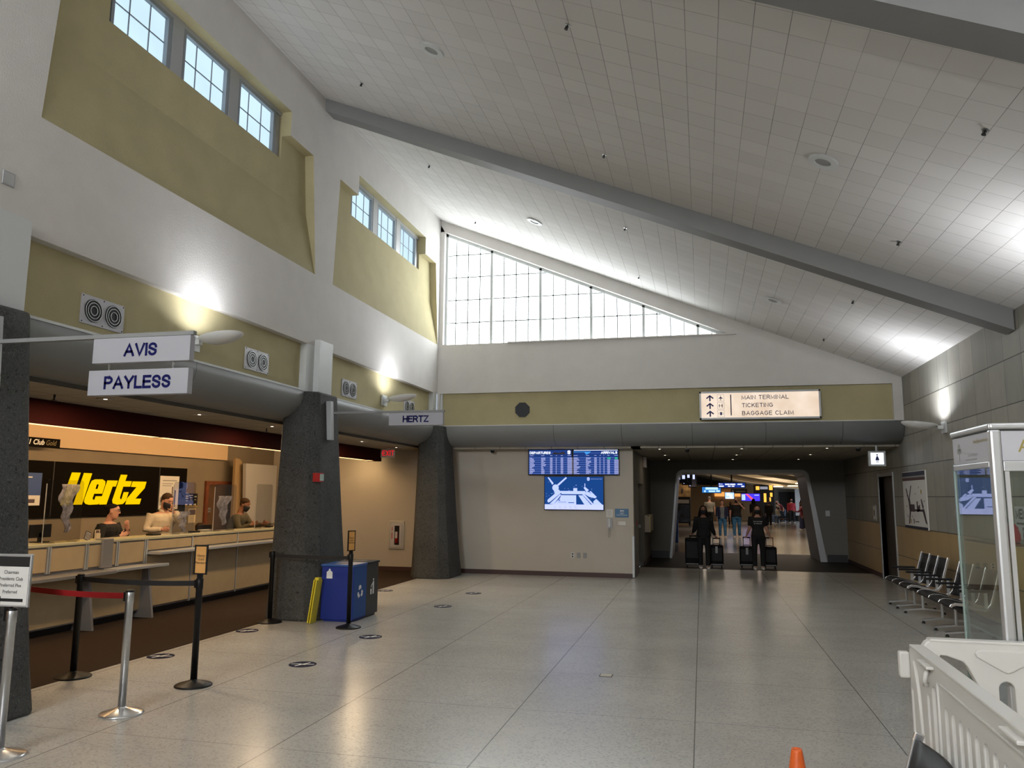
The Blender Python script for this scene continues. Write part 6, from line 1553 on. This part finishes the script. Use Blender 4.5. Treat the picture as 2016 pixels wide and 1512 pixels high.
# right side: storefront, pale panels, bright window
t = thing('dark_storefront', 'dark shuttered storefront under a row of illegible letters', 'storefront', (6.2, 68, 0))
m = MB(); m.box(5.5, 8.2, 68, 68.3, 0, 2.95); m.build('wall', conc_pale, t)
m = MB(F_back(0, 68, 0)); m.box(6.1, 7.5, 0, 2.25, 0, .02); m.build('shutter', blk, t)
m = MB(F_back(0, 68, 0))
for q in range(10): m.box(6.15 + q * .135, 6.17 + q * .135, .1, 2.2, .02, .03)
m.build('shutter_rib', wood_brn, t)
m = MB(F_back(0, 68, 0))
for q in range(9): m.box(5.65 + q * .24, 5.80 + q * .24, 2.5, 2.68, .0, .03)
m.build('raised_letter', blk, t)
for i, (x, lb) in enumerate(((7.42, 'pale upright wall panel right of the dark storefront'), (8.14, 'pale upright wall panel nearest the bright window'))):
    m = MB(F_back(x, 66, 0)); m.box(-.28, .28, .4, 2.5, -.08, 0); tag(m.build('wall_panel', paper_w, bevel=.01), lb, 'wall panel', 'pale wall panels in the concourse')
WIN += 1
m = MB(); m.box(8.3, 8.4, 56, 65, .3, 2.1)
wn_ = struct(m.build('window_%d' % WIN, emi('concourse_daylight', (.70, .82, 1), 1.6)), 'bright window strip at the right of the concourse')
m = MB()
for q in range(5): m.box(8.26, 8.3, 56 + q * 2.2, 56.12 + q * 2.2, .3, 2.1)
m.build('mullion', blk, wn_)
# ceiling lamps of the concourse
for i, (x, y, z, w) in enumerate(((5.05, 56, 2.72, .55), (5.35, 50, 2.62, .5), (5.05, 43, 2.52, .5), (4.62, 37, 2.45, .5))):
    z = zcc(x, 0) + .12
    m = MB(); m.box(x - w / 2, x + w / 2, y, y + .9, z - .04, z); tag(m.build('ceiling_lamp', emi('warm_panel_%d' % i, (1, .75, .45), 4)), 'warm ceiling lamp on the right of the concourse, %s' % ('farthest', 'third', 'second', 'nearest')[i], 'ceiling lamp', 'warm ceiling lamps')
for i in range(4):
    m = MB(); y = 36 + i * 4.0; x = .0 + .0 * i; m.box(x - .08, x + .08, y, y + .25, 4.6, 4.66)
    o = m.build('spot_lamp', emi('warm_spot_%d' % i, (1, .8, .55), 5)); o.location.z = zcc(0, 0) + .1 - 4.66; tag(o, 'small warm spot lamp in the row at the upper left, %s' % ('nearest', 'second', 'third', 'farthest')[i], 'ceiling lamp', 'spot lamps in a row')
m = MB(F_floor(0, 0, 0))
# chair rows in the concourse (dark beam seats)
def conc_seat(x, y, label):
    t = thing('waiting_seat', label, 'chair', (x, y, 0), 'dark waiting seats in the concourse')
    m = MB(); m.box(x - .25, x + .25, y - .25, y + .25, .32, .375); m.build('seat', leather, t, bevel=.02)
    m = MB(); m.box(x + .30, x + .35, y - .25, y + .25, .40, .84); m.build('backrest', leather, t, bevel=.015)
    m = MB(); m.tube([(x, y, .32), (x, y, .03)], .03, 8); m.box(x - .25, x + .25, y - .03, y + .03, 0, .04); m.build('pedestal', alum_soft, t)
conc_seat(5.2, 58.5, 'dark waiting seat under the woman in the tan jacket')
conc_seat(5.42, 56.5, 'dark waiting seat under the person in denim')
conc_seat(5.95, 41.5, 'dark waiting seat nearest the passage opening at the right')
conc_seat(5.95, 42.2, 'dark waiting seat behind the nearest one at the right')
m = MB(); m.box(5.65, 6.15, 43.2, 43.6, 0, .75); m.box(5.6, 6.1, 43.2, 43.6, .75, .82); tag(m.build('yellow_bag', yellow_pl, bevel=.08), 'yellow bag standing among the dark seats at the right', 'bag')

# ================================================================== TANDEM SEATING
RIBP = [(-.60, .405), (-.585, .43), (-.54, .445), (-.45, .44), (-.32, .405), (-.22, .385), (-.16, .40), (-.115, .46), (-.085, .56), (-.045, .70), (0, .86), (.012, .89)]
def tandem(T0, ribs, legs, label, name='tandem_chair'):
    """row along local y, backs at x=0, seats toward -x; every seat is a part"""
    t = thing(name, label, 'row of seats', tuple(T0 @ Vector((0, (ribs[0] + ribs[-1]) / 2, 0))), 'black tandem seating')
    for y in ribs:
        m = MB(T0); rings = []
        for i, (x, z) in enumerate(RIBP):
            a = RIBP[max(i - 1, 0)]; c = RIBP[min(i + 1, len(RIBP) - 1)]; d = Vector((c[0] - a[0], 0, c[1] - a[1])).normalized(); nn = Vector((-d.z, 0, d.x))
            p = Vector((x, y, z)); rings.append([p + nn * .018 + Vector((0, .012, 0)), p + nn * .018 - Vector((0, .012, 0)), p - nn * .018 - Vector((0, .012, 0)), p - nn * .018 + Vector((0, .012, 0))])
        m.loft(rings, smooth=False); m.build('side_rib', chrome, t, bevel=.004)
    for a, b_ in zip(ribs[:-1], ribs[1:]):
        for nm, lo, hi in (('seat', 0, 6), ('backrest', 6, 11)):
            m = MB(T0); rows = []; und = []
            for i, (x, z) in enumerate(RIBP[lo:hi]):
                rows.append([(x + (.0 if nm == 'seat' else .035 * math.sin(PI * q / 6)), a + (b_ - a) * q / 6, z + .005 - (.018 if nm == 'seat' else 0) * math.sin(PI * q / 6)) for q in range(7)])
            m.loft(rows, closed=False, caps=False); o = m.build(nm, leather, t, recalc=False); so = o.modifiers.new('s', 'SOLIDIFY'); so.thickness = .022; so.offset = 0
            if nm == 'backrest':
                m = MB(T0)
                for i in range(1, 4):
                    x, z = RIBP[lo + i]; m.tube([(x - .012 + .035 * math.sin(PI * q / 6), a + (b_ - a) * q / 6, z + .01) for q in range(7)], .004, 5)
                m.build('welt', blk_matte, o)
    for y in ribs:
        m = MB(T0); m.box(-.50, -.12, y - .026, y + .026, .600, .632); m.build('armrest', leather, t, bevel=.012)
        m = MB(T0); m.prism([(-.20, .40), (-.16, .40), (-.16, .60), (-.40, .60), (-.40, .585), (-.20, .585)], y - .008, y + .008) if False else m.box(-.20, -.16, y - .008, y + .008, .40, .60); m.build('arm_bracket', alum_soft, t)
    m = MB(T0); m.box(-.38, -.30, ribs[0], ribs[-1], .30, .36); m.build('beam', blk, t, bevel=.01)
    for y in legs:
        m = MB(T0); m.box(-.355, -.325, y - .03, y + .03, .06, .30); m.build('leg', alum, t, bevel=.006)
        m = MB(T0); m.add([(x, y + dy, z) for x, z, w in ((-.62, .035, .02), (-.34, .065, .03), (-.02, .035, .02)) for dy in (-w, w)] + [(x, y + dy, z + .022) for x, z, w in ((-.62, .035, .02), (-.34, .065, .03), (-.02, .035, .02)) for dy in (-w, w)],
            [(0, 2, 3, 1), (2, 4, 5, 3), (6, 8, 9, 7), (8, 10, 11, 9), (0, 1, 7, 6), (4, 5, 11, 10), (0, 2, 8, 6), (2, 4, 10, 8), (1, 3, 9, 7), (3, 5, 11, 9)]); m.build('foot_bar', alum, t)
        for x in (-.60, -.04):
            m = MB(T0); o = T0 @ Vector((x, y, 0)); m.T = Matrix.Identity(4); m.lathe([(.026, 0), (.026, .008), (.012, .03), (.012, .045)], 12, tuple(o)); m.build('glide', blk, t)
    return t
tandem(frame((3.70, 0, 0), (1, 0, 0), (0, 1, 0), (0, 0, 1)), [13.72, 14.23, 14.72, 15.22], [13.95, 14.47, 15.0], 'row of three black sling seats with chrome ribs, beside the map poster')
tandem(frame((3.70, 0, 0), (1, 0, 0), (0, 1, 0), (0, 0, 1)), [11.52, 12.02, 12.52, 13.12], [11.75, 12.27, 12.9], 'row of three black sling seats with chrome ribs, seen partly through the showcase')
tandem(frame((.795, 0, 0), (1, 0, 0), (0, 1, 0), (0, 0, 1)), [2.02, 2.52, 3.02, 3.52], [2.27, 3.27], 'near row of black sling seats, only one chrome rib end showing before the white barricade')

# ================================================================== SHOWCASE
t = thing('glass_showcase', 'tall glass showcase with silver posts and white header panels reading Ar', 'display case', (1.7, 4.6, 0))
cx0, cx1, cy0, cy1, cz = 1.38, 2.42, 4.28, 4.90, 2.17
m = MB(); m.box(cx0, cx1, cy0, cy1, .0, .10); m.build('plinth', silver, t, bevel=.004)
for (x, y, nm) in ((cx0, cy0, 0), (cx1 - .05, cy0, 0), (cx1 - .05, cy1 - .05, 0)):
    m = MB(); m.box(x, x + .05, y, y + .05, .10, cz - .03); m.build('post', alum_soft, t, bevel=.012)
m = MB()
for (x, y) in ((cx0, cy1 - .014), (cx0 + .016, cy1 - .014)): m.box(x, x + .008, y, y + .012, .10, cz - .18)
m.build('glass_corner', glass_edge, t)
m = MB(); m.box(cx0 - .006, cx0 + .04, cy0, cy1, cz - .03, cz); m.box(cx0, cx1, cy0 - .006, cy0 + .04, cz - .03, cz); m.box(cx1 - .04, cx1, cy0, cy1, cz - .03, cz); m.box(cx0, cx1, cy1 - .04, cy1, cz - .03, cz); m.build('top_rail', alum_soft, t, bevel=.01)
m = MB(); m.box(cx0 + .03, cx1 - .03, cy0 + .03, cy1 - .03, cz - .03, cz - .01); m.build('roof_panel', sign_white, t)
m = MB(); m.box(cx0 + .005, cx0 + .02, cy0 + .05, cy1 - .01, cz - .185, cz - .035); m.build('side_header', sign_white, t)
m = MB(); m.box(cx0 + .05, cx1 - .05, cy0 + .005, cy0 + .02, cz - .185, cz - .035); m.build('front_header', sign_white, t)
m = MB(); m.box(cx0, cx0 + .03, cy0 + .05, cy1, cz - .215, cz - .185); m.box(cx0 + .05, cx1 - .05, cy0, cy0 + .03, cz - .235, cz - .185); m.build('header_rail', alum_soft, t, bevel=.004)
m = MB(); m.box(cx0 + .003, cx0 + .006, cy0 + .05, cy1 - .005, cz - .187, cz - .184); m.box(cx0 + .003, cx0 + .006, cy0 + .05, cy1 - .005, cz - .038, cz - .035)
m.box(cx0 + .05, cx1 - .05, cy0 + .002, cy0 + .005, cz - .187, cz - .184); m.box(cx0 + .05, cx1 - .05, cy0 + .002, cy0 + .005, cz - .038, cz - .035); m.build('header_seam', black_ink, t)
Tc = frame((cx0 + .004, 0, 0), (0, -1, 0), (0, 0, 1), (-1, 0, 0))
m = MB(Tc); m.text('Kidsart@spokaneschools.org', -4.43, 2.095, 0, .026, xs=.75, bold=.01); m.build('web_lettering', gold_ink, t)
m = MB(Tc); m.text('Spokane Public Schools', -4.565, 2.03, 0, .024, xs=.62); m.box(-4.68, -4.50, 2.003, 2.008, 0, .0005)
m.disc(-4.78, 2.078, .022, 0, .0005, 9); m.disc(-4.80, 2.058, .016, 0, .0005, 8); m.disc(-4.76, 2.058, .016, 0, .0005, 8); m.box(-4.784, -4.776, 2.0, 2.06, 0, .0005)
m.build('tree_logo', grey_ink, t)
m = MB(F_back(cx0 + .10, cy0 + .004, 2.055)); m.text('Arts', .02, 0, 0, .085, align='LEFT', bold=.008); m.build('front_lettering', gold_ink, t)
m = MB(); m.box(cx0 + .008, cx0 + .014, cy0 + .05, cy1 - .014, .10, cz - .215); m.build('side_glass', glass_case, t)
m = MB(); m.box(cx0 + .05, cx1 - .05, cy0 + .008, cy0 + .014, .10, cz - .235); m.build('front_glass', glass_case, t)
m = MB(); m.box(cx0 + .03, cx1 - .05, cy1 - .014, cy1 - .008, .10, cz - .03); m.build('rear_glass', glass_case, t)
m = MB(); m.box(cx0 + .055, cx0 + .075, cy0 + .006, cy0 + .020, .1, cz - .235); m.build('door_stile', alum_soft, t)
for z in (1.575, 1.12):
    m = MB(); m.box(cx0 + .03, cx1 - .03, cy0 + .03, cy1 - .03, z, z + .008); m.build('glass_shelf', glass_case, t)
    m = MB(); m.box(cx0 + .024, cx0 + .03, cy0 + .03, cy1 - .03, z, z + .008); m.box(cx0 + .03, cx1 - .03, cy0 + .026, cy0 + .03, z, z + .008); m.build('shelf_edge', glass_edge if z < 1.3 else blk, t)
t = thing('red_clay_bird', 'small red clay bird figure with a black head on the upper glass shelf', 'figurine', (1.52, 4.6, 1.583))
m = MB(); m.lathe([(.03, 0), (.037, .012), (.036, .04), (.026, .075), (.016, .092), (.004, .098)], 20, (1.535, 4.55, 1.584)); m.tube([(1.515, 4.55, 1.65), (1.495, 4.548, 1.647), (1.485, 4.547, 1.64)], [.015, .009, .002], 8); m.build('body', red_toy, t)
m = MB(); m.ellip((1.527, 4.55, 1.697), (.016, .016, .015), 12, 8); m.build('head', blk, t)

# ================================================================== BARRICADE
def slot(u, v0, v1, w, n=8):
    r = w / 2; return [(u - r, v0 + r)] + [(u - r * math.cos(PI * q / n), v1 - r + r * math.sin(PI * q / n)) for q in range(n + 1)] + [(u + r * math.cos(PI * q / n), v0 + r - r * math.sin(PI * q / n)) for q in range(n + 1)][0:n]
def barricade(T, L, label, kind, flip):
    """local u along the panel, v up, n = visible face"""
    t = thing('plastic_barricade', label, 'barricade', tuple(T @ Vector((L / 2, 0, 0))), 'white plastic crowd barricades'); Hb = 1.14
    c = .05; out_ = [(0, .06), (0, Hb - c)] + [(c - c * math.cos(PI / 2 * q / 4), Hb - c + c * math.sin(PI / 2 * q / 4)) for q in range(1, 5)] + [(L - c + c * math.sin(PI / 2 * q / 4), Hb - c + c * math.cos(PI / 2 * q / 4)) for q in range(5)] + [(L, .06)]
    holes = []; TH = .055
    if kind == 'near':
        holes += [slot(.035, .25, .95, .03), slot(.32, .2, .99, .035), slot(.415, .15, 1.04, .05)]
        holes += [[(.070, 1.075), (.080, 1.095), (.10, 1.085), (.15, 1.05), (.19, .95), (.265, .30), (.245, .27), (.22, .33), (.15, .88), (.12, .98)]]
        holes += [slot(.59 + .094 * q, .22, 1.0, .045) for q in range(9)]
        holes += [slot(L - .32, .2, .99, .035), slot(L - .415, .15, 1.04, .05), slot(L - .07, .25, .95, .03)]
    else:
        for f in (lambda u: u, lambda u: L - u):
            holes += [[(f(a), b_) for a, b_ in ((.06, 1.05), (.075, 1.07), (.10, 1.068), (.17, 1.045), (.19, 1.02), (.235, .92), (.29, .5), (.26, .28), (.18, .28), (.05, .95))]]
        holes += [slot(.345 + .131 * q, .22, (.965 if q in (0, 10) else 1.01), .065) for q in range(11)]
    plate(out_, holes, TH, T @ Matrix.Translation((0, 0, -TH / 2)), white_pl, 'panel', t, bev=.006)
    m = MB(T); m.box(.03, L - .03, Hb - .010, Hb + .003, -TH - .003, .003); m.build('top_rail', white_pl, t, bevel=.004)
    if kind == 'near':
        for u in (.29, 1.30): m = MB(T); m.box(u, u + .16, 1.112, 1.125, 0, .030); m.build('ledge', white_pl, t, bevel=.004)
        m = MB(T); m.tube([(.36, 1.10, .0), (.385, 1.085, .018), (.375, 1.055, .022), (.35, 1.035, .016), (.34, 1.035, .0)], .009, 10); m.build('hook', white_pl, t)
        m = MB(T); m.box(.50, .512, .15, 1.08, 0, .010); m.box(.50, 1.50, 1.072, 1.082, 0, .008); m.box(1.49, 1.502, .15, 1.08, 0, .010); m.build('raised_border', white_pl, t, bevel=.003)
    else:
        m = MB(T); m.prism([(.23, 1.105), (.47, 1.105), (.485, 1.09), (.475, 1.07), (.37, 1.01), (.35, 1.003), (.33, 1.01), (.225, 1.07), (.215, 1.09)], 0.0, .012); m.build('raised_shield', white_pl, t, bevel=.006)
    for u in (.25, L - .25):
        m = MB(T); m.box(u - .04, u + .04, 0.0, .08, -.25, .19); m.build('foot', white_pl, t, bevel=.01)
    for v in ((.99, .28) if kind == 'near' else (.56,)):
        m = MB(T); m.box(-.022, .02, v, v + .115, (.0 if kind == 'near' else -.05), (.045 if kind == 'near' else -.01)); m.build('hinge_block', white_pl, t, bevel=.008)
    return t
barricade(frame((.905, 4.06, 0), (-.02, -.9998, 0), (0, 0, 1), (-.9998, .02, 0)), 2.0, 'near white plastic barricade panel running toward the camera', 'near', 1)
barricade(frame((1.0, 4.20, 0), (1, 0, 0), (0, 0, 1), (0, -1, 0)), 2.0, 'far white plastic barricade panel standing in front of the glass showcase', 'far', 1)
# cone
t = thing('traffic_cone', 'orange traffic cone, only its tip showing at the bottom edge', 'cone', (.38, 3.86, 0))
m = MB(); m.box(.38 - .18, .38 + .18, 3.86 - .18, 3.86 + .18, 0, .03); m.build('base', blk, t, bevel=.01)
m = MB(); m.lathe([(.14, .03), (.13, .05), (.024, .69), (.022, .70), (.015, .70), (.015, .66)], 32, (.38, 3.86, 0)); m.build('cone', cone_or, t)
m = MB(); m.lathe([(.058, .50), (.044, .58)], 32, (.38, 3.86, 0), caps=False) ; m.build('lettering_band', pbr('cone_dull_orange', (.62, .12, .03), .5), t)

# ================================================================== LIGHT
w = bpy.data.worlds.new('world'); SC.world = w; w.use_nodes = True
w.node_tree.nodes['Background'].inputs[0].default_value = (.75, .87, 1, 1); w.node_tree.nodes['Background'].inputs[1].default_value = .3
def area(name, loc, size, size_y, energy, color, direction):
    ld = bpy.data.lights.new(name, 'AREA'); ld.shape = 'RECTANGLE'; ld.size = size; ld.size_y = size_y; ld.energy = energy; ld.color = color
    o = bpy.data.objects.new(name, ld); COL.objects.link(o)
    o.matrix_world = Matrix.Translation(loc) @ Vector(direction).to_track_quat('-Z', 'Y').to_matrix().to_4x4(); return o
LIGHTS()
vs = SC.view_settings; vs.view_transform = 'Standard'; vs.look = 'None'; vs.exposure = EXPO; vs.gamma = 1; vs.use_curve_mapping = False
SC.cycles.use_denoising = True; SC.cycles.max_bounces = 8; SC.cycles.diffuse_bounces = 5; SC.cycles.glossy_bounces = 4; SC.cycles.transparent_max_bounces = 12
SC.cycles.sample_clamp_indirect = 6; SC.cycles.caustics_reflective = False; SC.cycles.caustics_refractive = False
for o in list(COL.objects):
    if o.type == 'MESH' and len(o.data.vertices) == 0: bpy.data.objects.remove(o)
